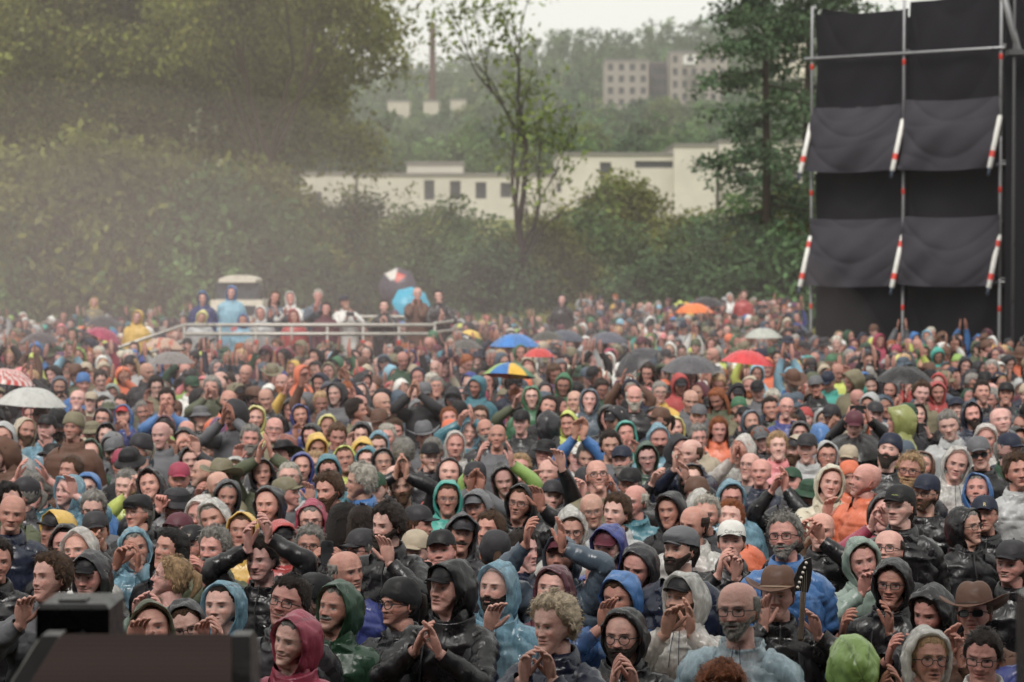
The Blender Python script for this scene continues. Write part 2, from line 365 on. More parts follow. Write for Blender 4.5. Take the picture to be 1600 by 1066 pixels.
def hood_geo(mb, H, col, lod, rs, plastic=False, open_=None):
    nph = 56 if lod == 0 else 28 if lod == 1 else 14; nth = 26 if lod == 0 else 13 if lod == 1 else 6
    th0 = open_ or (R(50) + R(12) * rs.random()); ph = np.arange(nph) / nph * 2 * np.pi
    ths = np.concatenate([[th0, th0, th0], np.linspace(th0, math.pi, nth)[1:]]); ths[-1] = math.pi - .001
    peak = (.03 if plastic else .012) * rs.random() + .004; over = .026 + .034 * rs.random()
    th = ths[:, None]; p = ph[None, :]; c, s = np.cos(th), np.sin(th); cp, sp = np.cos(p), np.sin(p)
    rz = np.where(cp > 0, .143, .172); rx = .108 * (1 - .20 * np.clip(-cp, 0, 1) ** 2); ry = np.where(c > 0, .105, .150)
    X = rx * s ** .8 * np.sign(sp) * np.abs(sp) ** .9; Y = -ry * c + .012 + 0 * p; Z = rz * s ** .85 * cp - .004
    rim = np.exp(-((th - th0) / .45) ** 2)
    Y = Y - over * rim * np.clip(cp + .15, 0, 1) ** 1.2 + .02 * rim * np.clip(-cp, 0, 1)
    Z = Z + peak * np.exp(-((th - 1.9) / .45) ** 2) * np.clip(cp, 0, 1) ** 3
    Y = Y + .02 * np.exp(-((th - 2.1) / .5) ** 2) * np.clip(-cp, 0, 1)
    G = np.stack([X, Y, Z], -1)
    ctr = np.array([0, 0, -.02]); n = G - ctr; n /= np.linalg.norm(n, axis=-1)[..., None]
    fold = np.sin(p * 5 + th * 3.0 + rs.random() * 6) * .0035 + np.sin(p * 9 - th * 7 + rs.random() * 6) * .002
    G += n * (fwob(G, rs, .0065, 34) + fwob(G, rs, .003, 90) + fold * np.clip(s, 0, 1))[..., None]
    vf = np.abs(np.sin(th * 5.5 + 2.0 * wob(G, 9, rs.integers(1e6), 3) + np.abs(p - np.pi) * 1.2 + rs.random() * 6)); G += n * (crease(G, rs, .008, 22) * np.clip(s, .2, 1) - .007 * (1 - vf) ** 3)[..., None]
    G[0] = G[0] * np.array([.86, 1, .88]) + np.array([0, .035, 0])     # lining turned inward
    G[1] = G[1] * np.array([.955, 1, .965]) + np.array([0, .004, 0])
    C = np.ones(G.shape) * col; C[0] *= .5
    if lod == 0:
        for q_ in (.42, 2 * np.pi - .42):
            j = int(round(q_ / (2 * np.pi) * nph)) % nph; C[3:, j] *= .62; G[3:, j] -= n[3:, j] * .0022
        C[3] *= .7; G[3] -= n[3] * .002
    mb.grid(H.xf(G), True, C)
    t = np.arange(24 if lod < 2 else 10) / (24 if lod < 2 else 10) * 2 * np.pi; fr = np.clip(np.cos(t), 0, 1)
    D = np.array([np.stack([r_ * np.sin(t), -r_ * q * np.cos(t) + .02, z_ - fr * dz + 0 * t], -1) for r_, q, z_, dz in ((.086, .85, -.085, .06), (.096, .86, -.115, .05), (.108, .88, -.165, .03), (.135, .80, -.215, .02), (.17, .70, -.255, .01))])
    D += fwob(D, rs, .006, 40)[..., None]; mb.grid(H.xf(D), True, col)
def visor(mb, H, col, lod, w=.068, L=.072, z=.052, fy=.083, droop=.35):
    n = 11 if lod < 2 else 6; u = np.linspace(-1, 1, n); T = np.linspace(0, 1, 5 if lod < 2 else 3)
    G = np.zeros((len(T) * 2, n, 3))
    for i, t in enumerate(T):
        x = u * w * (1.0 - .04 * t); yb = -fy * np.sqrt(np.clip(1 - (u * .80) ** 2, .05, 1)); yf = yb - L * np.sqrt(np.clip(1 - np.abs(u) ** 2.6, 0, 1)) * t
        zz = z + .006 - (u ** 2) * .022 - droop * (yb - yf) * .6
        G[i, :, 0] = x; G[i, :, 1] = yf; G[i, :, 2] = zz
        k = len(T) * 2 - 1 - i; G[k, :, 0] = x; G[k, :, 1] = yf + .001; G[k, :, 2] = zz - .005
    mb.grid(H.xf(G), False, col)
def headwear(kind, H, col, lod, rs, band=None):
    mb = MB()
    if kind == 'cap':
        G, ph = dome(.009, lambda p: np.interp(np.abs(p), [0, 1.2, 3.2], [.048, .040, .012]), lod, 9, top=.010)
        G[1:, :, :] += (fwob(G[1:], rs, .0016, 60))[..., None]; G[:, :, 1] += -.004
        mb.grid(H.xf(G), True, col); visor(mb, H, col * .9, lod)
        mb.tube(H.xf(np.array([[0, .0, .142], [0, 0, .147]])), .006, col, 6)
    elif kind == 'flat':
        G, ph = dome(.012, lambda p: np.interp(np.abs(p), [0, 1.2, 3.2], [.052, .040, .018]), lod, 9, top=.006)
        fr = np.clip(-G[..., 1] / .1, 0, 1); G[..., 1] -= .03 * fr * smooth(.04, .1, G[..., 2]); G[..., 2] -= .022 * fr * smooth(.06, .12, G[..., 2])
        G[..., 0] *= 1.08; G += fwob(G, rs, .002, 60)[..., None]
        mb.grid(H.xf(G), True, col); visor(mb, H, col * .85, lod, w=.062, L=.045, z=.050, fy=.09)
    elif kind == 'beanie':
        G, ph = dome(.010, lambda p: np.interp(np.abs(p), [0, 1.2, 3.2], [.046, .020, -.02]), lod, 11, nph=44 if lod == 0 else None, top=.016)
        G[:, :, :2] *= (1 + .012 * np.sin(ph * 18))[None, :, None]; G[1, :, :2] *= 1.03; G[2, :, :2] *= 1.03
        mb.grid(H.xf(G), True, col)
    elif kind == 'bucket':
        G, ph = dome(.012, lambda p: .045 + 0 * p, lod, 8, top=.004)
        G[..., 2] = np.where(G[..., 2] > .10, .10 + (G[..., 2] - .10) * .8, G[..., 2])
        B = []
        for t, r_, dz in ((0, 1.0, 0), (.5, 1.22, -.016), (1, 1.46, -.036), (1, 1.45, -.040), (0, 1.0, -.004)):
            b = G[0].copy(); b[:, :2] *= r_; b[:, 2] += dz; b[:, 2] += .006 * np.sin(ph * 3 + rs.random() * 6) * t; B.append(b)
        G += fwob(G, rs, .003, 50)[..., None]
        mb.grid(H.xf(np.stack(B)), True, col); mb.grid(H.xf(G), True, col)
        mb.grid(H.xf(np.stack([B[0] * np.array([1.005, 1.005, 1]) + [0, 0, .002], G[2] * np.array([1.02, 1.02, 1])])), True, col * .8)
    elif kind == 'hat':
        G, ph = dome(.014, lambda p: .045 + 0 * p, lod, 9, top=.02)
        for i in range(2, 9):
            t = (i - 2) / 6; G[i, :, 2] = np.maximum(G[i, :, 2], 0) + .012
        top = smooth(.09, .14, G[..., 2]); G[..., 2] -= .010 * top * np.exp(-(G[..., 0] / .02) ** 2)
        G[..., :2] *= (1 + .0 * top)[..., None]
        B = []
        for t, r_ in ((0, 1.0), (.35, 1.3), (.7, 1.62), (1, 1.92), (1, 1.93), (0, 1.0)):
            b = G[0].copy(); b[:, :2] *= r_; sd_ = np.abs(np.sin(ph)); b[:, 2] += t * (.052 * sd_ ** 2.5 - .020 * (1 - sd_)) - (.004 if len(B) > 3 else 0); b[:, 0] *= 1 - .06 * t; B.append(b)
        mb.grid(H.xf(np.stack(B)), True, col); mb.grid(H.xf(G), True, col)
        bc = np.array(band if band is not None else col * .45)
        b0 = G[0].copy(); b1 = G[2].copy(); b1[:, 2] = b0[:, 2] + .024
        mb.grid(H.xf(np.stack([b0 * np.array([1.02, 1.02, 1]) + [0, 0, .003], b1 * np.array([1.02, 1.02, 1])])), True, bc)
    return mb
def glasses_geo(H, dark, lod, rs, lens_col=None, round_=False):
    mb = MB(); c = np.array([.012, .011, .012]) if dark else np.array([.09, .08, .075])
    r = .0025 if dark else .0014
    if lod: r *= 1.25
    n = 14 if lod == 0 else 9
    for sx in (-1, 1):
        t = np.linspace(0, 2 * math.pi, n + 1); px_ = .0235; pz = .0165 if not round_ else .021
        e = .55 if not round_ else 1
        X = sx * .034 + px_ * np.sign(np.cos(t)) * np.abs(np.cos(t)) ** e; Z = .001 + pz * np.sign(np.sin(t)) * np.abs(np.sin(t)) ** e
        Y = -.103 + (np.abs(X) / .06) ** 2 * .014
        mb.tube(H.xf(np.stack([X, Y, Z], -1)), r, c, 5, False)
        if lens_col is not None:
            mb.add(H.xf(np.stack([X[:-1], Y[:-1] + .001, Z[:-1]], -1)), [(0, i, i + 1, i + 1) for i in range(1, n - 1)], lens_col)
        if lod < 2: mb.tube(H.xf(np.array([[sx * .057, -.088, .008], [sx * .073, -.06, .008], [sx * .080, .005, .006], [sx * .078, .025, -.01]])), r, c, 4, False)
    mb.tube(H.xf(np.array([[-.011, -.1025, .004], [0, -.106, .007], [.011, -.1025, .004]])), r, c, 4, False)
    return mb
def hand_geo(mb, wr, f, n, side, col, curl, lod, sc=1.0, spread=.12):
    """wr wrist point, f finger direction, n palm normal, side +-1 which side the thumb is on"""
    f = f / np.linalg.norm(f); n = n - f * (n @ f); n /= np.linalg.norm(n) + 1e-9; s = np.cross(f, n) * side
    sides = 8 if lod == 0 else 6; sc = sc * 1.04
    def Lc(a, b, c): return wr + (f * a + s * b + n * c) * sc
    # palm
    ts = np.array([-.02, .0, .02, .05, .08, .096]); hw = np.array([.024, .026, .031, .040, .041, .036]); ht = np.array([.018, .017, .018, .017, .013, .010])
    th = np.arange(12) / 12 * 2 * np.pi
    G = np.array([[Lc(t, w * np.sign(math.cos(a)) * abs(math.cos(a)) ** .8, h * math.sin(a)) for a in th] for t, w, h in zip(ts, hw, ht)])
    G = np.concatenate([G, np.repeat(Lc(.100, 0, 0)[None, None], 12, 1)], 0)
    mb.grid(G, True, col)
    k = 0
    for b, L, r in ((.031, .072, .0088), (.011, .080, .0092), (-.009, .074, .0088), (-.029, .058, .0078)):
        P = [Lc(.082, b * .95, 0)]; ang = 0; p = Lc(.092, b, 0); P.append(p)
        sp = b * spread / .03 * 1.2
        for j, fr in enumerate((.42, .32, .26)):
            ang += curl * (.9, 1.1, .8)[j] * (1 + .15 * k)
            d = (f * math.cos(ang) + n * math.sin(ang)) + s * sp * (1 - min(1, curl)) * .6
            p = p + d * L * fr * sc; P.append(p)
        rad = np.array([r, r * 1.02, r * 1.0, r * .9, r * .72]) * sc
        mb.tube(np.array(P), rad, col, sides); k += 1
    d1 = f * .62 + s * .75 + n * .25; d2 = f * .9 + s * .35 + n * (.2 + curl * .6)
    p0 = Lc(.018, .020, .004); p1 = p0 + d1 * .034 * sc; p2 = p1 + d2 * .030 * sc; p3 = p2 + d2 * .026 * sc
    mb.tube(np.array([p0, p1, p2, p3]), np.array([.014, .0118, .0102, .0078]) * sc, col, sides)
def ik(S, T, a, b, pole):
    v = T - S; d = np.linalg.norm(v); m = (a + b) * .985
    if d > m: T = S + v / d * m; v = T - S; d = m
    if d < .12: T = S + v / (d + 1e-6) * .12; v = T - S; d = .12
    u = v / d; x = (a * a - b * b + d * d) / (2 * d); h = math.sqrt(max(0, a * a - x * x))
    p = pole - u * (pole @ u); p /= np.linalg.norm(p) + 1e-9
    return S + u * x + p * h, T
def bez(P, n):
    """smooth resample of a polyline"""
    P = np.asarray(P, float); t = np.concatenate([[0], np.cumsum(np.linalg.norm(np.diff(P, axis=0), axis=1))]); u = np.linspace(0, t[-1], n)
    Q = np.stack([np.interp(u, t, P[:, i]) for i in range(3)], -1)
    for _ in range(2): Q[1:-1] = Q[:-2] * .25 + Q[1:-1] * .5 + Q[2:] * .25
    return Q
TZ = np.array([-.150,-.185,-.215,-.245,-.275,-.31,-.37,-.50,-.65,-.80,-.95,-1.02])
TW = np.array([.080,.086,.112,.160,.196,.214,.222,.216,.208,.212,.224,.226])
TF = np.array([.070,.078,.088,.100,.112,.124,.138,.146,.150,.155,.160,.158])
TB = np.array([.085,.090,.100,.112,.122,.130,.138,.135,.125,.135,.150,.150])
NK = .034
TZ, TW, TF, TB = TZ[::-1] + NK, TW[::-1], TF[::-1], TB[::-1]
def person_geo(sp, lod):
    """sp: dict with x y z(head centre, world), yaw, pitch, head, face, top, pose, hands(world targets).  Returns parts {name: (MB, matkey)} in coordinates relative to the head centre."""
    rs = np.random.default_rng(sp['seed']); out = {}
    yaw = R(sp['yaw']); pitch = R(sp.get('pitch', -8) + rs.normal() * 6.5); roll = R(rs.normal() * 6)
    byaw = yaw * (.5 if abs(yaw) < 1.6 else .9) + rs.normal() * .08
    H = Head(yaw, pitch, roll, byaw); Rb = rot3(byaw, 0, 0)
    skin = np.array([1.04, 1.06, 1.12]) * mute(lin(SKINS[rs.integers(len(SKINS))]), .10) * (.88 + .14 * rs.random())
    hc = lin(HAIRC[sp['hair']]) * .9; tc = mute(lin(COL[sp['top']])); fl = sp['face']; woman = 'w' in fl
    zfeet = sp['ground'] - sp['z']; smile = rs.random() < .45; jaw = .10 * rs.normal(); fw = 1 + .035 * rs.normal()
    wid = (.94 if woman else 1.02) * (.96 + .1 * rs.random())
    # --- body: skull, neck and torso are one loft
    zr, ph = head_grid(lod)
    FV.update(old=1 if sp['hair'] in ('gry', 'wht') else .25, ex=1 + .07 * rs.normal(), ez=.0028 * rs.normal(), es=.012 * rs.normal())
    P = face_disp(head_points(zr, ph), rs, smile)
    hsx = 1 + .045 * rs.normal() - (.03 if woman else 0); P[..., 0] *= hsx * (1 + (jaw - .02) * smooth(.0, -.10, P[..., 2])); P[..., 2] = np.where(P[..., 2] < -.03, -.03 + (P[..., 2] + .03) * (1 + .08 * rs.normal()), P[..., 2])
    stub = .55 if 't' in fl else .35 if (not woman and rs.random() < .5) else 0
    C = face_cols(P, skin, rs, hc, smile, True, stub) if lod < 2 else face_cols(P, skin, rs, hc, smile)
    if sp['hk'] in ('bald', 'rec'): pass
    s_, c_ = np.sin(ph), np.cos(ph); spx = smooth(.5, 1.7, np.abs(ph))
    rows = []
    for z, w, f, b, lf in ((-1.0,.10,.07,.09,0),(-.95,.170,.11,.13,0),(-.75,.155,.105,.11,0),(-.55,.165,.11,.12,0),(-.36,.185,.11,.12,0),(-.29,.165,.09,.10,0),(-.245,.105,.065,.08,0),(-.21,.070,.052,.075,0),(-.18,.060,.045,.072,0),(-.15,.058,.042,.070,.015),(-.122,.058,.046,.066,.045),(-.112,.050,.062,.060,.05)):
        rows.append(np.stack([w * s_, np.where(c_ > 0, -f * np.abs(c_), b * np.abs(c_)) + .012, z + (NK if z < -.17 else 0) + lf * spx], -1))
    body = np.concatenate([np.array(rows), P], 0)
    BC = np.concatenate([np.ones((12, len(ph), 3)) * skin * .96, C], 0)
    mb = MB(); mb.grid(H.xf(body), True, BC)
    if lod < 2:
        for sx in (-1, 1):    # ears
            t = np.linspace(0, 2 * math.pi, 12)[:-1]
            G = np.array([np.stack([sx * (.070 + o - .006 * np.cos(t)), .010 + r1 * .0145 * np.cos(t), -.004 + r1 * .027 * np.sin(t)], -1) for r1, o in ((.8, -.004), (1.05, .006), (1.0, .0105), (.66, .006), (.02, .002))])
            G[..., 1] += .10 * (G[..., 2]) ; mb.grid(H.xf(G) , True, skin * np.array([.98, .82, .78]))
    # --- arms
    jk = MB(); sl = not sp.get('bare', False)
    sh = {s: (Rb @ np.array([s * .165 * wid, .01, -.285 + NK])) for s in (-1, 1)}
    pose = sp['pose']; hands = sp.get('hands')    # relative to head centre
    out_hand = {}
    plastic = sp['tk'] == 'p'
    for s in (-1, 1):
        S = sh[s]; up = False; curl = .25 + .2 * rs.random()
        if pose in 'CUAP' and hands is not None:
            sep = {'C': .036 + .035 * rs.random(), 'U': .036 + .035 * rs.random(), 'A': .11, 'P': .075}[pose]
            T = hands + np.array([s * sep, 0, 0]) + (rs.normal(size=3) * .016 if pose != 'P' else 0)
            if pose == 'P': f = np.array([-s * .25, -.15, .95]); n = np.array([-s * .9, .2, .3]); curl = .75
            else:
                rl = (rs.random() - .5) * 1.5 + s * .4; tl = .28 + .25 * rs.random()
                f = np.array([-s * (.02 + (.10 if pose == 'A' else 0)) + .12 * rs.normal(), -.25 + .5 * (rs.random() - .5), 1]); n = np.array([-s * math.cos(rl), -abs(math.sin(rl)) * .8, .1]); curl = .10 + .40 * rs.random()
            T = T - f / np.linalg.norm(f) * .085
            pole = np.array([s * .9, .1, -.8]) if T[2] < .08 else np.array([s * 1.0, -.1, -.25])
        elif pose in 'LFR' and hands is not None and (s == (1 if hands[0] > 0 else -1)):
            f = np.array([-s * .1 + .2 * (rs.random() - .5), -.15, 1]); n = np.array([-s * .4, -.9, .0]); T = hands - f / np.linalg.norm(f) * .08
            if pose == 'F': curl = 1.45; n = np.array([0, -1., 0])
            pole = np.array([s * .9, .1, -.7])
        else:
            T = S + np.array([s * (.04 + .05 * rs.random()), -.08, -.50]); f = np.array([0, -.2, -1.]); n = np.array([-s, 0, 0.]); pole = np.array([s * .3, 1, 0]); up = True
        E, T2 = ik(S, T, .285, .265, pole)
        fa = T2 - E; fa /= np.linalg.norm(fa)
        if up: f = fa
        A = bez([S * np.array([.8, 1, 1]), S, (S + E) / 2, E, (E + T2) / 2, T2], 12 if lod < 2 else 6)
        nA = len(A)
        vis = lod < 2 or (not up)
        if vis or lod < 2:
            mb.tube(A, np.interp(np.linspace(0, 1, nA), [0, .25, .5, .6, .85, 1], [.05, .052, .042, .044, .032, .027]), skin * .97, 8 if lod < 2 else 5, False)
            if lod < 2:
                if not up or sp.get('near'): hand_geo(mb, T2, f + fa * .12, n, (-1 if s > 0 else 1) if not up else (1 if s > 0 else -1), skin * np.array([1, .93, .9]), curl, lod, .94 if woman else 1.03)
            else:
                ff = f / np.linalg.norm(f); mb.tube(np.array([T2, T2 + ff * .09, T2 + ff * .18]), [.03, .042, .02], skin * np.array([1, .93, .9]), 6, True, flat=(n, .45))
        # sleeve
        n_s = 34 if lod == 0 else 14 if lod == 1 else 6
        endf = .93 if pose in '-C' or plastic is False else .8
        if sp.get('bare'): endf = .30
        A2 = bez([Rb @ np.array([s * .09 * wid, .01, -.265 + NK]), S, (S + E) / 2, E, (E * .5 + T2 * .5), E + (T2 - E) * endf] if endf > .5 else [Rb @ np.array([s * .09 * wid, .01, -.265 + NK]), S, (S + E) / 2], n_s)
        k = 1.12 if plastic else 1.0
        rad = np.interp(np.linspace(0, 1, n_s), [0, .2, .35, .6, .8, 1], [.075, .080, .074, .064, .055, .044]) * k
        sb = MB(); G = sb.tube(A2, rad, tc, 20 if lod == 0 else 10 if lod == 1 else 6, False)
        V = sb.V[0]; ctr = np.repeat(A2, G.shape[1], 0); d = V - ctr
        ar = 1 + crease(V, rs, .20, 20) + (.085 * wob(V, 42, rs.integers(1e6), 6) + .06 * np.sin(np.repeat(np.arange(n_s), G.shape[1]) * 1.9 + V[:, 0] * 40)) * (1 if lod < 2 else .4)
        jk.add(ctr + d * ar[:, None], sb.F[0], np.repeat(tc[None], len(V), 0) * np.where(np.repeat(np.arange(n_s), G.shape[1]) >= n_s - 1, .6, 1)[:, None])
        out_hand[s] = (T2, f)
    # --- legs
    tr = lin([(40,42,52),(34,34,36),(60,56,50),(48,54,70)][rs.integers(4)])
    out['body'] = (mb, 'skin')
    if lod < 2 or sp.get('legs'):
        lg = MB(); 
        for s in (-1, 1):
            hip = Rb @ np.array([s * .09, .01, -.93]); ft = Rb @ np.array([s * .11, .01, 0]); ft[2] = zfeet + .07
            n_ = 8; A = np.linspace(hip, ft, n_); A[3:5, 1] -= .01
            lg.tube(A, np.interp(np.linspace(0, 1, n_), [0, .45, .55, 1], [.095, .068, .066, .055]), tr, 8)
        out['trousers'] = (lg, 'fabric')
        shb = MB()
        for s in (-1, 1):
            ft = Rb @ np.array([s * .11, .01, 0]); tip = Rb @ np.array([s * .13, -.17, 0])
            shb.tube(np.array([[ft[0], ft[1] + .05, zfeet + .042], [ft[0], ft[1], zfeet + .045], [tip[0], tip[1], zfeet + .036]]), [.045, .05, .036], np.array([.03, .028, .026]), 8)
        out['shoe'] = (shb, 'hard')
    # --- jacket torso
    nr = 44 if lod == 0 else 20 if lod == 1 else 8; nc = 60 if lod == 0 else 24 if lod == 1 else 10
    zz = NK + np.concatenate([np.linspace(-.150, -.40, int(nr * .55)), np.linspace(-.40, -1.02, nr - int(nr * .55) + 1)[1:]])
    a = np.arange(nc) / nc * 2 * np.pi
    w = np.interp(zz, TZ, TW) * wid; f = np.interp(zz, TZ, TF); b = np.interp(zz, TZ, TB)
    if not (sp['hk'] == 'hood'): pass
    low = smooth(-.25, -1.0, zz)
    if plastic: w = w * (1.06 + .30 * low); f = f * (1.08 + .45 * low); b = b * (1.08 + .35 * low)
    if sp['hk'] == 'hood': w = w + .016 * smooth(-.24, -.15, zz); f = f + .010 * smooth(-.24, -.15, zz)
    sa, ca = np.sin(a), np.cos(a)
    X = w[:, None] * (np.sign(sa) * np.abs(sa) ** .85)[None, :]; Y = np.where(ca[None, :] > 0, -f[:, None], b[:, None]) * (np.abs(ca) ** .85)[None, :] + .012
    Z = zz[:, None] + 0 * X; Z = Z - .03 * smooth(-.24, -.15, zz)[:, None] * np.clip(ca, 0, 1)[None, :] 
    G = np.stack([X, Y, Z], -1); nrm = np.stack([np.sin(a)[None, :] + 0 * X, -np.cos(a)[None, :] + 0 * X, 0 * X], -1)
    wr = fwob(G, rs, .012, 22, (1, 1, .6)) + fwob(G, rs, .007, 50) + (np.sin(a * 7 + rs.random() * 6)[None, :] * .014 * low[:, None] if plastic else 0)
    wr = wr + crease(G, rs, .016, 13, (1, 1, 1.3)) + crease(G, rs, .008, 30)
    vf = np.abs(np.sin(G[..., 2] * 26 + G[..., 0] * 22 * np.sign(G[..., 0] + 1e-9) + 2.2 * wob(G, 7, rs.integers(1e6), 3) + rs.random() * 6)); wr = wr - .012 * (1 - vf) ** 3 * smooth(-.18, -.3, G[..., 2]) + .004 * vf
    wr = wr + .004 * np.sin(zz * 60 + rs.random() * 6)[:, None] * np.exp(-((zz + .5) / .2) ** 2)[:, None]
    G += nrm * wr[..., None]
    CC = np.ones(G.shape) * tc
    if lod == 0 and not plastic:
        j = int(np.argmin(np.abs(zz + .30))); CC[j] *= .7; G[j] -= nrm[j] * .003
        for q_ in (int(nc * .13), nc - int(nc * .13)): CC[j:, q_] *= .75; G[j:, q_] -= nrm[j:, q_] * .002
    if sp.get('top2'):   # second colour on the shoulders
        t2 = lin(COL[sp['top2']]); m = (zz > -.36)[:, None] & (np.abs(sa) > .5)[None, :]; CC[m] = t2
    G[:, 0, 1] -= .004
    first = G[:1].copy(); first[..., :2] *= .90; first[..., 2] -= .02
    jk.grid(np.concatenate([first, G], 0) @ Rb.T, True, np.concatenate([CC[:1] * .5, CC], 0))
    if lod < 2 and sp['hk'] != 'hood' and rs.random() < .75:   # hood or collar lying on the back
        t = np.linspace(0, 2 * math.pi, 19)[:-1]; Gc = np.array([np.stack([(.088 + o) * np.sin(t), -(.074 + o) * np.cos(t) + .02, -.155 + NK + zo + .018 * (-np.cos(t)) + 0 * t], -1) for o, zo in ((-.014, -.02), (-.012, .018), (-.006, .021), (.010, -.012), (.016, -.05))])
        Gc += fwob(Gc, rs, .003, 50)[..., None]; jk.grid(Gc @ Rb.T, True, tc * 1.0)
    out['poncho' if plastic else 'jacket'] = (jk, 'plastic' if plastic else ('fabric' if sp['top'] in ('gry', 'kha', 'mrn', 'olv', 'brn') else 'shell'))
    if lod == 0:
        k = MB()
        if plastic:
            for sx in (-.012, .014): k.tube(bez(np.array([[sx, -.095, -.13], [sx * 1.6, -.125, -.20], [sx * 2 + .004, -.150, -.30]]) @ Rb.T, 8), .0022, lin((50, 60, 80)), 5)
            out['drawcord'] = (k, 'fabric')
        elif rs.random() < .7:
            zz_ = np.linspace(-.13, -.9, 30); fy = np.interp(zz_ - NK * 0, TZ, TF) + .004
            Q = np.stack([.004 * np.sin(zz_ * 30), -fy + .002, zz_], -1); k.tube(Q @ Rb.T, .0042, tc * .4 + .02, 5); out['zip'] = (k, 'hard')
        if rs.random() < .28 and not plastic:
            k = MB()
            for sx in (-1, 1):
                Q = np.array([[sx * .085, .13, -.235], [sx * .098, .04, -.192], [sx * .105, -.06, -.215], [sx * .11, -.135, -.31], [sx * .12, -.155, -.48], [sx * .15, -.12, -.60]]); k.tube(bez(Q @ Rb.T, 14), .024, lin((38, 38, 42)), 8, True, flat=(np.array([0, -1., .3]), .22))
            out['backpack_strap'] = (k, 'fabric')
    # --- hair, beard
    hk = sp['hk']
    if hk in ('hair', 'rec', 'long', 'pony', 'curly'):
        hb = MB(); hair_geo(hb, H, hk, hc, lod, rs); out['hair'] = (hb, 'hair')
    elif hk != 'bald' and (hk != 'hood' or woman):
        hb = MB(); st = ('long' if woman and hk != 'hood' and rs.random() < .6 else 'pony'); hair_geo(hb, H, st, hc, max(lod, 1), rs, False); out['hair'] = (hb, 'hair')
    elif hk == 'hood' and rs.random() < .7:
        hb = MB(); hair_geo(hb, H, 'rec' if rs.random() < .15 else 'fringe', hc, lod, rs); out['hair'] = (hb, 'hair')
    for kk in ('b', 't', 'm'):
        if kk in fl and lod < (2 if kk != 't' else 1):
            bb = MB(); beard_geo(bb, H, kk, hc, lod, rs)
            if bb.n: out['beard'] = (bb, 'hair')
    if hk == 'hood':
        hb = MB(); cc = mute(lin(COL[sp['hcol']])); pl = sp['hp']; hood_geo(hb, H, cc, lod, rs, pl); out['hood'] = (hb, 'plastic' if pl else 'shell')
        if sp.get('cap2'):
            cb = MB(); visor(cb, H, lin(COL[sp['cap2']]), lod); G, _ = dome(.007, lambda p: .045 + 0 * p, lod, 7); cb.grid(H.xf(G), True, lin(COL[sp['cap2']])); out['cap'] = (cb, 'fabric')
    elif hk in ('cap', 'flat', 'beanie', 'bucket', 'hat'):
        out[{'cap': 'cap', 'flat': 'flat_cap', 'beanie': 'beanie', 'bucket': 'bucket_hat', 'hat': 'brimmed_hat'}[hk]] = (headwear(hk, H, mute(lin(COL[sp['hcol']])), lod, rs, lin((150,130,110)) if sp.get('band') else None), 'fabric')
    if ('g' in fl or 's' in fl or 'G' in fl or 'o' in fl) and lod < 2:
        out['glasses'] = (glasses_geo(H, 'g' not in fl, lod, rs, np.array([.01, .01, .012]) if 's' in fl else None, 'o' in fl), 'hard')
    return out, H, out_hand
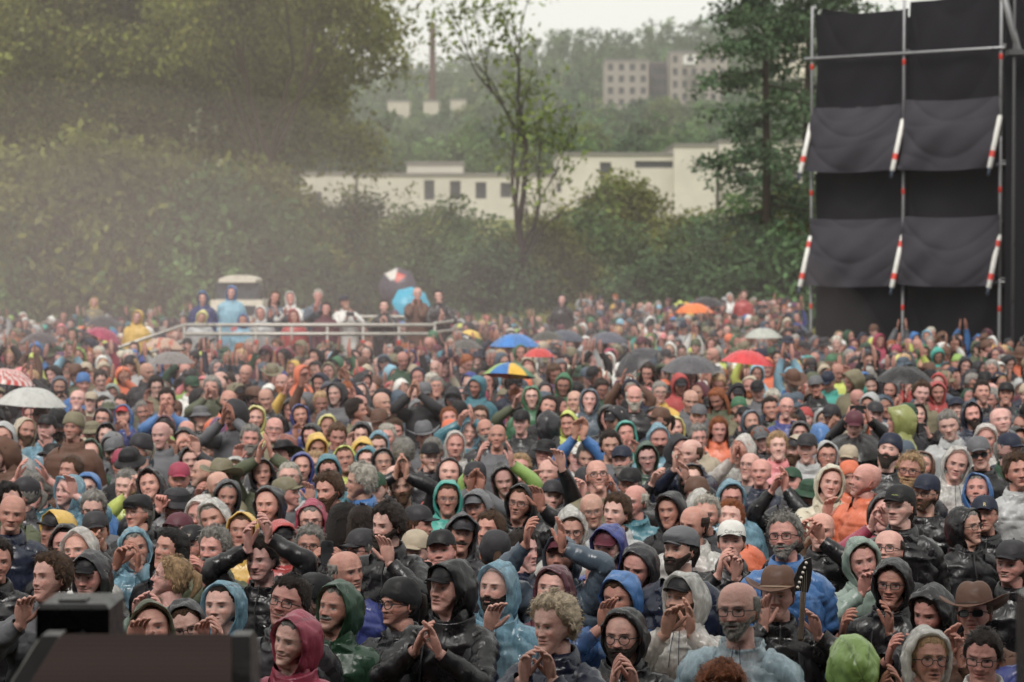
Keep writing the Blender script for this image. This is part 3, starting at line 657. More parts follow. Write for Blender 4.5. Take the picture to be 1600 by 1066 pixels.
# x y height yaw | headwear hair face top pose handx handy | options.   Photo pixels; * marks thin plastic.
TABLE = """
80 906 78 -28 hair brn - gry L 35 950
142 903 60 -10 hood.chr+blk gry - chr
215 860 60 12 hood.sky* gry - sky* C 204 862
265 905 60 -70 pony blond go sage C 238 942
335 862 62 -15 hair gry m olv C 302 893
347 952 64 -12 hood.sky* dkb w sky*
297 982 60 8 hood.chr brn G chr C 330 990
241 988 56 8 hood.olv gry - olv L 211 985
125 866 60 -10 hood.wht* wht - wht*
15 805 62 12 bald gry - nav
34 775 48 -60 cap.chr gry - chr
84 832 52 -30 hood.yel+blk dkb - yel
103 854 52 5 hood.blk dkb - blk
152 832 54 12 cap.chr dkb - chr C 148 852
301 856 54 -12 cap.blk dkb - blk
279 836 46 -20 cap.mrn dkb - mrn
262 862 44 -30 long blk w blk
340 812 52 -8 hood.wht* gry m yel
310 808 50 -5 hood.wht* wht og lgr
377 834 48 0 hood.yel brn - yel
412 876 62 -15 hair dkb - blk U 403 826
273 790 52 -20 bucket.chr dkb - blk F 250 779
217 804 52 -20 flat.blk gry og blk
145 797 52 6 hair gry G gry
62 770 50 -20 hair gry - teal* A 48 736 bare
107 741 46 -20 hair brn - brn
80 716 44 -10 bucket.blk brn - chr
196 762 48 -8 hair gry - neon C 208 756
137 766 40 6 hood.blu dkb G blu
104 772 40 -20 hood.sky* gry - sky* L 114 757
140 712 46 5 hood.dgn dkb - dgn
72 672 42 -5 cap.blk dkb - sky* L 75 690
36 676 44 30 hood.bei brn b bei
11 683 46 5 hood.lgr dkb b lgr
120 627 34 5 bald gry g brn
86 641 30 5 hair wht g chr
26 637 30 8 hair brn - blu
52 650 30 -8 hood.pnk dkb - pnk
101 678 40 150 hood.chr dkb - chr
122 667 34 -10 cap.bei dkb s bei
145 678 34 10 bucket.kha brn - kha
165 682 40 8 hood.chr dkb w chr
186 706 40 -12 cap.gry brn b gry
212 722 48 -32 hood.slate brn - slate
223 702 38 5 hood.blk brn - blk
194 652 36 0 hood.blu+red brn - roy C 192 664
257 681 40 6 hair dkb G olv
258 706 42 -10 beanie.lime brn - blk L 272 697
291 692 36 0 hood.blk dkb - blk P 290 690 nophone
299 722 42 10 hood.chr brn - chr L 307 694
327 702 44 5 hood.olv dkb g olv
346 674 38 140 hood.prp dkb - prp
314 652 36 10 bucket.gry gry - blk
355 628 36 8 bald wht - org
262 627 36 5 hair dkb - blu C 259 637
226 645 34 5 hair gry t gry L 236 634
185 634 30 8 hair dkb - blk
165 637 30 5 long dkb gw gry
141 630 28 5 cap.bei brn - bei
159 657 32 0 hood.chr dkb g chr
176 616 28 10 hood.sage brn - lgr
330 610 28 8 cap.wht brn - neon
389 688 44 12 hair gry b gry L 370 706
367 685 32 8 beanie.crm brn - chr
364 741 42 8 hood.wht* brn w wht*
317 742 42 -50 bald gry - chr
343 748 44 -15 hat.kha brn - kha A 322 765
354 778 46 8 hood.chr gry w gry
279 750 36 10 cap.crm brn - blk
190 728 38 0 beanie.crm brn - gry
10 736 40 20 hood.crm dkb - crm
12 716 34 60 hood.lgr brn - lgr
398 656 42 10 hood.ylw gry - ylw
427 673 40 8 bald gry g kha
417 624 34 5 bald gry - blk
439 622 28 5 hair brn - chr
452 641 34 5 hood.blk dkb - yel A 466 606
471 652 38 8 hood.roy brn t roy C 470 674
512 668 38 8 hood.ylw brn - ylw C 513 680
513 615 34 5 hood.nav dkb - nav C 516 632
558 644 38 60 hair dkb - kha
564 681 42 5 hood.blk dkb w blk C 557 690
595 664 42 -8 hat.brn gry g wht* C 604 674
597 632 38 35 bald wht - lgr
562 616 34 5 hood.gry dkb - gry
610 613 28 5 hood.red brn - wht
617 676 34 8 hair brn - wht*
494 701 46 12 hood.yel brn - yel
447 701 40 160 hood.rust brn - rust
440 716 36 -20 hat.blk dkb - blk
411 742 42 10 hood.chr brn - olv U 417 698
471 733 48 10 hood.roy dkb t roy
492 730 42 -10 long blond w gry
514 736 38 6 hood.teal brn - teal
540 721 46 8 hood.neon brn - neon
566 708 36 8 hood.yel brn - yel
591 698 40 8 hood.sky* brn w sky*
604 686 28 0 hair wht - gry
575 723 34 0 hood.teal brn - chr
600 726 48 6 hood.chr gry gw chr
632 708 42 150 curly gry - chr
630 763 48 5 hair brn b blk U 628 728
565 755 56 -62 hair wht - blu
519 768 56 -25 hair brn b brn
451 750 48 6 hair wht g lgr L 486 768
421 792 60 -8 hood.chr dkb - chr
447 775 46 60 cap.kha gry - gry
487 815 56 4 hood.crm gry G crm
446 847 52 15 hood.red+blk brn - red
482 857 62 4 hair gry G blk P 511 868 big
536 819 48 65 long blk ow blk
568 824 56 150 long dkb w blk
607 822 68 -30 hair dkb b blk L 606 858
650 822 52 55 cap.chr brn - lgr
699 781 50 5 hood.aqua brn g aqua
701 743 48 5 hood.chr brn - red
679 708 36 0 hair gry - lgr P 676 721 phone
750 796 48 -12 hood.gry+gry brn g chr
717 838 60 10 hood.chr+chr dkb m chr
765 833 60 -20 hair brn - blk
811 790 62 -12 hood.blk brn G blk L 843 775
710 698 44 8 hood.wht* brn - wht*
732 679 36 5 hood.sky* brn - teal U 731 650
749 653 34 5 long brn ow blk
752 628 30 5 beanie.crm brn - red
790 752 46 5 hood.blk brn - lime A 775 706 U
777 685 42 0 bald gry - gry
665 683 36 8 hat.gry brn - gry
701 677 32 8 cap.org gry - gry
654 642 34 10 hood.gry brn - blk U 675 624
682 608 32 5 hair gry g gry
719 622 32 5 hood.gry brn - gry
785 625 30 5 cap.kha gry - ylw
445 946 82 -12 hair dkb G chr
456 1005 86 -22 hood.crm gry w crm
523 955 82 -22 hood.dgn gry m dgn
488 940 58 -45 beanie.blk dkb g blk
541 896 64 35 rec gry - roy
568 862 64 -38 cap.chr gry o chr
627 948 78 -42 beanie.blk dkb o chr
702 922 86 -34 hood.blk+blk dkb w blk C 672 1000
692 866 56 -5 cap.blk ging - blk P 655 889 phone
649 864 46 -10 cap.bei brn - blk
774 925 82 -18 hood.sky* dkb t sky* L 768 960
770 867 50 150 beanie.chr brn - chr
870 978 88 -32 curly pale w nav C 836 1032
861 925 64 -10 hood.mrn dkb w mrn
878 877 56 -12 hood.slate+mrn dkb - slate A 852 834
893 829 64 4 hood.wht* brn ow wht*
951 857 72 -14 hood.roy+mrn wht t roy L 925 890
997 888 68 -18 hood.chr dkb - blk
1064 862 70 -32 flat.gry dkb b nav
973 936 66 -18 hood.blu brn - blu* L 944 956
976 997 88 -12 hood.blk dkb ob blk C 968 1052
1068 940 84 -26 hood.wht*+blk brn t wht* C 1058 962 near
1157 957 92 -16 rec gry Gt ice*
1144 850 64 -4 cap.wht dkb - blk C 1137 874
1084 822 62 -32 rec dkb - wht*
963 805 58 -22 hair brn - lgr
1122 1088 70 5 curly ging - chr
815 864 54 40 hair dkb - nav
803 650 34 8 hood.pnk brn - pnk
815 662 38 -8 cap.blk brn - blk
831 622 38 4 hood.grn brn g grn
853 638 36 8 long dkb w blk
875 640 34 60 long dkb w blk
898 629 36 -8 bald gry - wht
920 628 40 5 hood.slate brn - slate
942 612 32 5 hood.wht* gry g wht*
964 634 34 8 hat.blk dkb - blk
991 622 42 4 rec wht b blk
951 655 42 5 hood.blk dkb - blk
860 666 44 120 hood.chr dkb - blk
890 664 40 -8 hood.neon brn - neon
902 645 34 0 beanie.ylw brn - ylw
916 718 44 4 hair gry t blu U 909 668
899 716 38 8 cap.wht blond w wht
954 698 46 5 hair dkb t gry
980 681 44 5 hood.aqua brn - aqua C 985 694
974 723 46 -10 cap.nav gry b nav
1012 716 46 5 hood.dgn dkb g dgn
1029 688 46 8 hood.sky* dkb b sky*
1020 656 38 5 hood.blk brn w blk
1057 672 36 5 hood.ylw brn - ylw
1090 653 38 -5 cap.gry brn - blk
1077 627 36 8 rec dkb - gry
1100 620 26 5 beanie.yel brn - gry
1112 637 36 -5 bucket.blk dkb - blk
1154 641 36 6 beanie.grn brn gb kha
1162 656 36 4 cap.blk brn - blk
1175 662 36 8 hood.slate brn - slate
1092 687 40 10 hair gry g bei
1081 710 46 -35 rec brn - nav C 1060 720
1122 673 38 8 long ging w org
1160 706 46 -30 hood.wht* brn - wht* C 1150 707
1185 686 38 -5 cap.blk dkb b blk
1170 731 42 -20 rec brn g gry
1190 741 42 -10 bald brn - nav
1142 780 48 5 hood.sky* brn - sky*
1082 752 46 8 hood.blk brn - blk A 1045 742
1050 800 50 -15 hood.blk brn - blk
1092 775 46 -20 beanie.brn brn - brn
1090 798 50 150 hood.wht* brn - wht*
935 746 54 8 bald gry G kha
984 760 52 -8 cap.blk gry g blk C 954 762
993 786 54 -22 rec wht - teal
857 742 44 -10 bald gry - blk L 832 745
850 709 46 -10 bucket.blk brn - chr
860 692 26 0 cap.red brn - gry
860 780 52 10 cap.chr brn - blk L 872 698
928 799 50 4 bald gry g gry
1141 813 50 -10 hair ging - org
1215 700 46 4 hair blond - pnk
1205 641 36 5 hair dkb - blk
1227 640 38 5 bald gry g roy
1246 632 32 4 beanie.slate brn - slate
1278 606 34 -8 cap.gry brn - blk
1234 667 36 5 long brn w roy
1260 657 30 0 beanie.red gry - gry
1286 658 38 6 hood.lgr dkb gw lgr
1250 679 38 0 hood.chr dkb - chr
1280 684 36 150 hood.blu dkb - blu
1262 703 46 -8 cap.chr brn - lgr
1291 715 48 5 hood.lgr dkb g lgr
1325 720 44 -10 cap.bei gry - chr
1345 660 44 4 hood.org gry b blk P 1341 641 phone
1362 673 38 -10 hood.blk dkb w blk
1407 658 46 -78 hood.pea brn - pea
1435 652 40 6 hood.chr brn - chr P 1437 668 phone
1438 616 36 5 curly brn - kha
1465 614 36 4 hood.red brn - red
1486 666 46 -6 hair gry - lgr
1497 642 38 -5 cap.nav dkb - blk
1521 650 44 5 hood.nav dkb b nav
1535 616 36 6 hair dkb t blk
1572 618 36 -5 cap.blk dkb - chr
1566 660 46 5 bald brn t blk
1594 660 32 5 hood.aqua brn - gry
1542 688 48 -4 hood.wht* gry - wht*
1517 688 38 5 cap.mrn dkb - mrn
1490 703 46 -15 hood.lgr dkb - lgr
1386 707 52 -10 beanie.nav dkb b blk
1416 714 46 8 cap.slate brn - slate
1422 738 56 -14 hair blond Gb chr
1535 711 52 -6 cap.gry gry s blk
1490 727 56 0 hood.wht* brn - wht*
1528 770 58 -10 hood.blu gry - blu
1592 740 58 8 hair brn - lgr
1447 773 58 -24 cap.nav brn Gt blk
1408 795 68 -30 cap.blk dkb - blk
1352 752 56 -60 bald brn - org
1330 748 36 0 beanie.org brn - org
1294 757 58 4 hood.cream brn - cream L 1292 792
1377 802 50 0 hood.blk brn - crm C 1376 806
1512 826 62 32 hood.blk gry G blk
1541 808 58 -12 cap.nav brn g blk
1229 842 74 -14 hair gry Gt blu
1284 832 58 -8 bald gry - blk C 1270 820
1262 775 46 -15 bucket.dgn gry - blk U 1217 750
1217 934 76 -10 hat.brn brn - blk A 1232 962 band
1389 863 68 -18 rec dkb G blk
1352 878 56 5 hood.sage brn w sage L 1350 905
1395 914 78 -12 hood.blk brn G blk A 1360 968
1457 958 68 -26 hood.blk dkb w blk C 1405 1010
1526 962 78 -14 hat.brn brn s brn C 1497 1004
1537 1026 84 -12 pony dkb Gw wht*
1332 1046 82 150 hood.lime brn - lime
1450 1036 64 10 hood.wht* blond ow wht* C 1394 1058
1582 884 70 -25 cap.chr brn - blk
-8 880 66 20 hair dkb - blk
1632 985 80 -10 hood.roy dkb - roy
"""
def parse_table():
    out = []
    for ln in TABLE.strip().splitlines():
        t = ln.split()
        x, y, h, yaw = map(float, t[:4]); hw, hair, face, top = t[4:8]
        sp = dict(px=x, py=y, h=h, yaw=yaw * 1.25 - (5 if abs(yaw) < 30 else 0), hair=hair, face=face, hcol=None, hp=False, cap2=None)
        if '.' in hw:
            k, c = hw.split('.'); 
            if '+' in c: c, sp['cap2'] = c.split('+')
            sp['hp'] = c.endswith('*'); sp['hk'] = k; sp['hcol'] = c.rstrip('*')
        else: sp['hk'] = hw
        sp['tk'] = 'p' if top.endswith('*') else 'j'; sp['top'] = top.rstrip('*')
        rest = t[8:]; sp['pose'] = '-'
        if rest and rest[0] in 'CUALFP': sp['pose'] = rest[0]; sp['hpx'] = (float(rest[1]), float(rest[2])); rest = rest[3:]
        sp['opt'] = rest; sp['bare'] = 'bare' in rest; sp['band'] = 'band' in rest; sp['near'] = True
        out.append(sp)
    return out
# ------------------------------------------------------------------ ground, hill, road of the place
def ground_z(x, y):
    z = np.interp(y, [0, 50, 60, 76, 84, 105, 220, 300, 480, 620, 760, 1000, 3000], [0, 0, .05, .30, .8, 2.5, 7.2, 13, 33, 50, 68, 74, 60])
    r = smooth(330, 760, y); q = x / np.maximum(y, 1) * FPX + 800      # the ridge climbs towards the right-hand side
    prof = np.interp(q, [-400, 0, 60, 300, 560, 620, 700, 790, 860, 950, 1100, 1260, 1700, 2300], [385, 380, 360, 335, 300, 306, 310, 336, 352, 358, 374, 394, 402, 410])
    t = np.clip((y - 320) / 420, 0, 1); ang = 125 * (1 - t) + prof * t
    zh = HC + ang / FPX * np.minimum(y, 745) - 9.5 * smooth(320, 420, y)
    zh = zh * np.interp(y, [745, 1200, 3000], [1, .9, .5])
    k = smooth(300, 345, y); return z * (1 - k) + zh * k
gx = np.concatenate([np.linspace(-1500, -120, 26), np.linspace(-110, 110, 45), np.linspace(120, 1500, 26)])
gy = np.concatenate([np.linspace(-60, 0, 4), np.linspace(6, 120, 58), np.linspace(126, 800, 90), np.linspace(830, 3000, 20)])
XX, YY = np.meshgrid(gx, gy); ZZ = ground_z(XX, YY)
ZZ = ZZ + smooth(74, 90, YY) * wob(np.stack([XX, YY, 0 * XX], -1), .12, 4) * .25 * (1 + YY / 150)
G = np.stack([XX, YY, ZZ], -1); mb = MB()
mud = lin((86, 80, 62)); grs = lin((112, 116, 66)); cc = np.where((YY > 73)[..., None], grs, mud)
mb.grid(G, False, cc)
tag(mb.build('ground', mat_attr('grass_ground', .95, .6, 5, .1, .3, 1.6)), kind='structure')

# stage deck the monitors stand on (below the frame)
mb = MB(); mb.box((-9, -2.5, 1.45), (9, 7.25, 1.72), lin((34, 31, 31))); mb.box((-8.8, 7.0, .0), (8.8, 7.2, 1.44), lin((24, 22, 23)))
sd_ = mb.build('stage_deck', M['hard'], smooth_=False); tag(sd_, 'black stage deck below the camera with skirted front', 'stage')

# roof, back and side cloths of the stage the photographer stands on (all out of the frame): they shade the front rows
sr = empty('stage_roof', (0, 0, 0)); bk = lin((30, 28, 30))
mb = MB(); mb.box((-13, -15, 9.6), (13, 4.6, 10.1), bk); mb.build('roof', M['cloth'], sr, False)
mb = MB(); mb.box((-13, -15.3, 0), (13, -15.05, 9.59), bk); mb.build('back_cloth', M['cloth'], sr, False)
for s_x in (-1, 1):
    mb = MB(); mb.box((s_x * 12.6 - .15, -15, 0), (s_x * 12.6 + .15, 2.5, 9.59), bk); mb.build('side_cloth', M['cloth'], sr, False)
tag(sr, 'black roof and cloths of the stage the view is taken from', 'stage')

# ------------------------------------------------------------------ trees
def leaf_cloud(mb, C, rad, n, size, col, rs, var=.55, squash=(1, 1, .8)):
    """n small leaf faces scattered about every centre in C"""
    C = np.asarray(C); k = len(C)
    d = rs.normal(size=(k, n, 3)); d /= np.linalg.norm(d, axis=-1)[..., None]; d *= (rs.random((k, n, 1)) ** .45)
    rad = np.broadcast_to(rad, (k,)); P = (C[:, None] + d * np.array(squash) * rad[:, None, None]).reshape(-1, 3)
    N = len(P); a = rs.normal(size=(N, 3)); a /= np.linalg.norm(a, axis=1)[:, None]; b = np.cross(a, rs.normal(size=(N, 3))); b /= np.linalg.norm(b, axis=1)[:, None]
    s = size * (.6 + .8 * rs.random((N, 1)))
    V = np.stack([P - a * s, P - b * s * .5, P + a * s, P + b * s * .5], 1).reshape(-1, 3)
    tone = np.repeat(1 + var * (rs.random((k, 1)) * 2 - 1), n, 1).reshape(-1) * (1 + .35 * (rs.random(N) - .5))
    hue = np.repeat(rs.random((k, 1)), n, 1).reshape(-1)[:, None]
    c = np.asarray(col) * (1 - hue * .35) + np.asarray(col) * np.array([1.5, 1.15, .7]) * hue * .35
    c = np.repeat((c * tone[:, None]), 4, 0)
    F = np.arange(N * 4).reshape(-1, 4); mb.add(V, F, c)
def branches(mb, p, d, L, r, depth, rs, tips, spread=.6, up=.15, nb=(2, 4), gcol=None, mids=None):
    n = 6; P = [p]; q = p.copy(); dd = d.copy()
    for i in range(n):
        dd = dd + rs.normal(size=3) * .10 + np.array([0, 0, up * .12]); dd /= np.linalg.norm(dd); q = q + dd * L / n; P.append(q.copy())
    P = np.array(P); rr = np.linspace(r, r * .55, n + 1)
    mb.tube(P, rr, gcol, 7 if r > .08 else 5, False)
    if mids is not None and depth < 3: mids.extend(P[3:])
    if depth == 0 or r < .012: tips.append(P[-1]); tips.append(P[-3]); return
    for i in range(rs.integers(nb[0], nb[1] + 1)):
        k = rs.integers(2, n + 1) if i else n
        side = rs.normal(size=3); side -= dd * (side @ dd); side /= np.linalg.norm(side)
        sp = spread * (.5 + .8 * rs.random()); nd_ = dd * math.cos(sp) + side * math.sin(sp)
        branches(mb, P[k], nd_, L * (.62 + .2 * rs.random()), r * (.5 + .15 * rs.random()), depth - 1, rs, tips, spread, up, nb, gcol, mids)
BARK = lin((72, 62, 52))
def make_tree(seed, H, trunk_r, depth, leafn, leafs, rad, col, forks=1, lean=(0, 0), spread=.6, nb=(2, 4), name='tree', squash=(1, 1, .8), first=.33, bark=BARK):
    rs = np.random.default_rng(seed); tb = MB(); tips = []; mids = []
    for f in range(forks):
        d = np.array([lean[0] + (rs.random() - .5) * .5 * (forks > 1), lean[1], 1.]); d /= np.linalg.norm(d)
        branches(tb, np.array([(rs.random() - .5) * .1 * forks, 0, -.3]), d, H * first, trunk_r * (1 if f == 0 else .7), depth, rs, tips, spread, .3, nb, bark, mids)
    cb = MB(); C = np.array(tips + [m for m in mids if rs.random() < .5]); C = C[C[:, 2] > H * .12]
    leaf_cloud(cb, C, rad * (.6 + .8 * rs.random(len(C))), leafn, leafs, col, rs, squash=squash)
    root = empty(name, (0, 0, 0)); tb.build('trunk', M['bark'], root); cb.build('crown', M['leaf'], root)
    return root
def make_bush(seed, w, h, n, leafn, leafs, col, name='bush', stems=True):
    """bushy mass down to the ground: leaf clumps on an uneven dome, light and dark ones"""
    rs = np.random.default_rng(seed); cb = MB(); tb = MB()
    th = rs.random(n) * 6.283; rr = np.sqrt(rs.random(n)); z = rs.random(n) ** .8
    prof = np.sqrt(np.clip(1 - z ** 2.2, .03, 1)) ; lob = 1 + .25 * np.sin(th * 3 + seed) 
    C = np.stack([np.cos(th) * rr * w * .5 * prof * lob, np.sin(th) * rr * w * .38 * prof, z * h * (1 + .12 * np.sin(th * 2 + seed * 2))], -1)
    leaf_cloud(cb, C, (.10 * w + .18) * (.5 + .9 * rs.random(n)), leafn, leafs, col, rs, squash=(1, 1, .9))
    for i in range(5):
        a = rs.random() * 6.28; e = np.array([math.cos(a) * w * .25, math.sin(a) * w * .2, h * (.6 + .3 * rs.random())])
        tb.tube(bez([np.zeros(3) - [0, 0, .3], e * .5 * np.array([.7, .7, 1]), e], 6), np.linspace(.05, .015, 6), BARK, 5, False)
    root = empty(name, (0, 0, 0)); tb.build('stem', M['bark'], root); cb.build('foliage', M['leaf'], root)
    return root
def put(root, px, Y, label=None, cat='tree', group=None, rz=0, sc=1.0, dz=0, new=False):
    x = (px - 800) / FPX * Y; z = float(ground_z(np.array(x), np.array(float(Y)))) + dz
    r = copy_tree(root, (x, Y, z), rz, sc) if new else root
    r.location = (x, Y, z); r.rotation_euler = (0, 0, rz); r.scale = (sc,) * 3 if np.ndim(sc) == 0 else sc
    tag(r, label, cat, group); return r
LG = lin((108, 116, 56)); LD = lin((72, 100, 66)); LM = lin((90, 118, 70)); LY = lin((118, 122, 58))
# tall trees, image left
t1 = make_tree(11, 17, .30, 5, 26, .13, 1.0, LG, forks=1, spread=.62, first=.36, name='willow_tree')
put(t1, 410, 86, 'tall willow with a dark straight trunk behind the viewing platform', 'tree', 'tall trees behind the crowd', 0, (.66, .9, 1))
t2 = make_tree(12, 16, .28, 5, 28, .13, 1.1, LG, forks=2, spread=.68, first=.34, name='poplar_tree')
put(t2, 200, 90, 'very broad leafy tree filling the upper left, wider than its neighbours', 'tree', 'tall trees behind the crowd')
put(t2, 300, 97, 'tall leafy tree standing behind the gap between the two largest trees', 'tree', 'tall trees behind the crowd', 2.1, (.8, 1, 1.02), new=True)
put(t1, 30, 88, 'shorter leafy tree at the left edge with open sky above it', 'tree', 'tall trees behind the crowd', 1.3, .62, new=True)
put(t1, 118, 92, 'leafy tree beside the shorter one at the left edge', 'tree', 'tall trees behind the crowd', 4.0, .86, new=True)
# bare, open tree in the middle and the layered conifer beside the tower
t3 = make_tree(35, 12.8, .125, 6, 4, .08, .62, lin((108, 126, 62)), forks=1, spread=.36, first=.20, nb=(2, 3), name='sparse_tree', bark=lin((58, 50, 46)), lean=(.02, 0))
put(t3, 826, 84, 'thin half-bare tree with forked dark stems before the white building', 'tree', rz=2.6, sc=(1.5, 1.4, 1.62))
t3b = make_tree(23, 6.0, .06, 4, 4, .08, .4, lin((104, 116, 60)), forks=2, spread=.4, first=.36, nb=(2, 3), name='sapling', bark=lin((58, 50, 46)))
put(t3b, 600, 86, 'slender young tree before the left end of the white building', 'tree')
def conifer(seed, H, col, name='larch_tree'):
    rs = np.random.default_rng(seed); tb = MB(); cb = MB()
    tb.tube(np.array([[0, 0, -.3], [.05, 0, H * .4], [-.03, 0, H * .75], [0, 0, H]]), [.17, .13, .08, .02], BARK * .7, 8)
    C = []
    for i in range(84):
        z = H * (.22 + .76 * rs.random()); t = z / H; L = (2.9 * (1.02 - t) ** .6 + .45) * (.6 + .6 * rs.random()); a = rs.random() * 6.283
        e = np.array([math.cos(a) * L, math.sin(a) * L, z - .25 * L + .1]); s0 = np.array([0, 0, z])
        tb.tube(bez([s0, s0 * .5 + e * .5 + [0, 0, .12], e], 5), np.linspace(.035, .01, 5), BARK * .7, 4, False)
        for k in np.linspace(.3, 1, 6): C.append(s0 * (1 - k) + e * k + rs.normal(size=3) * .1)
    leaf_cloud(cb, C, .52, 26, .10, col, rs, squash=(1, 1, .7))
    root = empty(name, (0, 0, 0)); tb.build('trunk', M['bark'], root); cb.build('crown', M['leaf'], root); return root
t4 = conifer(31, 14.5, lin((76, 98, 72)))
put(t4, 1195, 80, 'dark layered conifer with drooping boughs beside the scaffold tower', 'tree')
t5 = make_tree(33, 9, .14, 4, 24, .11, .8, lin((70, 86, 58)), spread=.6, name='broadleaf_tree')
put(t5, 1242, 79, 'dark leafy tree half hidden behind the scaffold tower', 'tree')
# bushes: rows in front of the white building
b1 = make_bush(1, 6.0, 3.5, 150, 60, .11, LM); b2 = make_bush(2, 5.0, 2.9, 130, 60, .11, LD); b3 = make_bush(3, 7.0, 4.3, 170, 60, .12, LG)
P_ = 'bushes between the crowd and the trees'
BU = [(b3, 60, 80, 1.3, 'olive bush under the shorter tree at the left edge'), (b1, 10, 78, 1.0, 'dark bush cut by the left edge of the view'), (b3, 160, 80, 1.4, 'broad olive bush below the widest tree'),
 (b3, 255, 81, 1.3, 'dense olive bush behind the yellow raincoat'), (b1, 330, 79, 1.35, 'green bush behind the blue cloaks on the platform'), (b3, 395, 82, 1.2, 'olive bush at the foot of the dark trunk'),
 (b2, 480, 80, .9, 'low green bush behind the woman in the blue jumper'), (b1, 530, 86, 1.05, 'mid green bush below the white wall, left of the slender tree'), (b2, 585, 82, .8, 'low bush behind the dark printed parasol'),
 (b1, 640, 92, 1.0, 'rounded green bush under the row of dark windows'), (b1, 700, 95, 1.05, 'pale green bush just before the half-bare tree'), (b2, 760, 84, 1.05, 'dark green bush at the foot of the half-bare tree'),
 (b3, 850, 88, .85, 'broad blue-green bush beside the foot of the half-bare tree'), (b1, 915, 90, 1.05, 'green bush above the row of dark umbrellas'), (b3, 975, 96, .98, 'tall rounded bush before the loading bay of the white building'),
 (b2, 1030, 82, 1.05, 'dark bush behind the two stacked grey umbrellas'), (b3, 1085, 90, .95, 'tall bush before the plain white wall'), (b2, 1120, 80, 1.1, 'dark bush with a rusty tinge above the orange umbrella'),
 (b1, 1165, 88, 1.15, 'green bush at the foot of the layered conifer'), (b2, 1215, 78, 1.25, 'dark bush pressed against the scaffold tower'), (b3, 1255, 86, 1.05, 'tall bush half hidden by the scaffold tower')]
put(t4, 1262, 92, 'second dark conifer whose boughs reach behind the scaffold tower', 'tree', None, 2.5, (1.3, 1.3, 1.08), new=True)
put(t5, 540, 84, 'leafy rounded tree covering the left end of the white building', 'tree', None, 2.0, (.80, .80, .72), new=True)
seen = set()
for i, (b, px, Y, s, lb) in enumerate(BU):
    put(b, px, Y, lb, 'bush', P_, rz=(i * 1.7) % .9 - .45 + (math.pi if i % 3 == 1 else 0), sc=(s, s, s * (1.0 if px == 975 else .80 if px in (1030, 1085, 1120) else .90 if px > 500 else 1)), dz=-.1, new=b in seen); seen.add(b)
# tree belt between the white building and the hill
m1 = make_bush(7, 11, 7, 120, 55, .30, LD * .85, name='broadleaf_tree'); m2 = make_bush(8, 13, 6.5, 120, 55, .30, LM * .8, name='broadleaf_tree'); m3 = make_bush(9, 9, 7.5, 110, 55, .28, lin((96, 110, 62)), name='broadleaf_tree')
BELT = [(m1, 520, 285, 'dark round tree behind the left end of the white building'), (m3, 565, 300, 'yellow-green tree below the hillside on the left'), (m2, 618, 280, 'dense green tree beneath the pale low roofs'), (m1, 668, 290, 'dark tree standing below the brick chimney'),
 (m2, 722, 283, 'broad green tree beside the chimney foot'), (m1, 775, 300, 'dark tree seen through the half-bare stems'), (m3, 830, 310, 'light green tree seen behind the half-bare crown'), (m2, 880, 285, 'green tree above the low roof, beside the half-bare tree'),
 (m3, 925, 330, 'light green tree below the smaller grey apartment block'), (m1, 985, 290, 'dark tree above the stepped white roof'), (m3, 1010, 350, 'yellow-green tree standing between the two apartment blocks'), (m2, 1060, 300, 'green tree below the larger apartment block'),
 (m1, 1115, 295, 'dark tree between the larger block and the conifer'), (m2, 1180, 300, 'broad tree seen behind the layered conifer'), (m1, 1245, 290, 'dark tree behind the edge of the scaffold tower'), (m3, 465, 290, 'pale tree seen through the left tree mass')]
seen = set()
for i, (b, px, Y, lb) in enumerate(BELT):
    put(b, px, Y, lb, 'tree', 'trees between the white building and the hill', rz=(i * 2.3) % 6.28, sc=.85 + .25 * ((i * 37) % 10) / 10, dz=-1.5, new=b in seen); seen.add(b)
FRONT = [(m1, 618, 548, 1.42, 'dark tree in front of the pale shed left of the chimney'), (m2, 655, 546, 1.45, 'green tree hiding the foot of the brick chimney'), (m1, 692, 547, 1.48, 'dark tree in front of the pale sheds right of the chimney'), (m3, 735, 549, 1.40, 'light tree at the end of the row below the chimney'),
 (m2, 950, 500, 1.62, 'green tree hiding the foot of the smaller apartment block'), (m1, 1000, 503, 1.70, 'dark tree below the recessed stair tower'), (m3, 1045, 498, 1.62, 'light tree before the near corner of the larger apartment block'), (m2, 1095, 500, 1.72, 'green tree hiding the foot of the larger apartment block'), (m1, 1140, 502, 1.70, 'dark tree at the far corner of the larger apartment block')]
for i, (b, px, Y, s, lb) in enumerate(FRONT): put(b, px, Y, lb, 'tree', 'trees around the hillside buildings', rz=i * 1.9, sc=s, dz=-1.0, new=True)
# forest on the hill: one mass
rs = np.random.default_rng(5); fb = MB(); n = 2100
yy = 340 + 470 * rs.random(n) ** .8; q = rs.uniform(-60, 1330, n); keep = (q > 430) | (yy > 700); yy = yy[keep]; q = q[keep]
xx = (q - 800) / FPX * yy; hh = 5 + 7 * rs.random(len(yy)); zz = ground_z(xx, yy)
clear = (((q > 925) & (q < 1150) & (yy > 470) & (yy < 575)) | ((q > 655) & (q < 700) & (yy < 640)))
xx, yy, zz, hh = xx[~clear], yy[~clear], zz[~clear], hh[~clear]
for k, (c_, sel) in enumerate(((LD * .72, rs.random(len(xx)) < .55), (LM * .68, None))):
    m_ = sel if sel is not None else ~last
    last = sel if sel is not None else last
    for t, r_ in ((.35, 1.0), (.62, .9), (.9, .5)):
        leaf_cloud(fb, np.stack([xx[m_], yy[m_], zz[m_] + hh[m_] * t], -1), hh[m_] * .36 * r_, 22, .75, c_, rs, squash=(1, .7, .9))
tag(fb.build('forest', M['leaf']), 'distant wood covering the hillside', 'forest', kind='stuff')
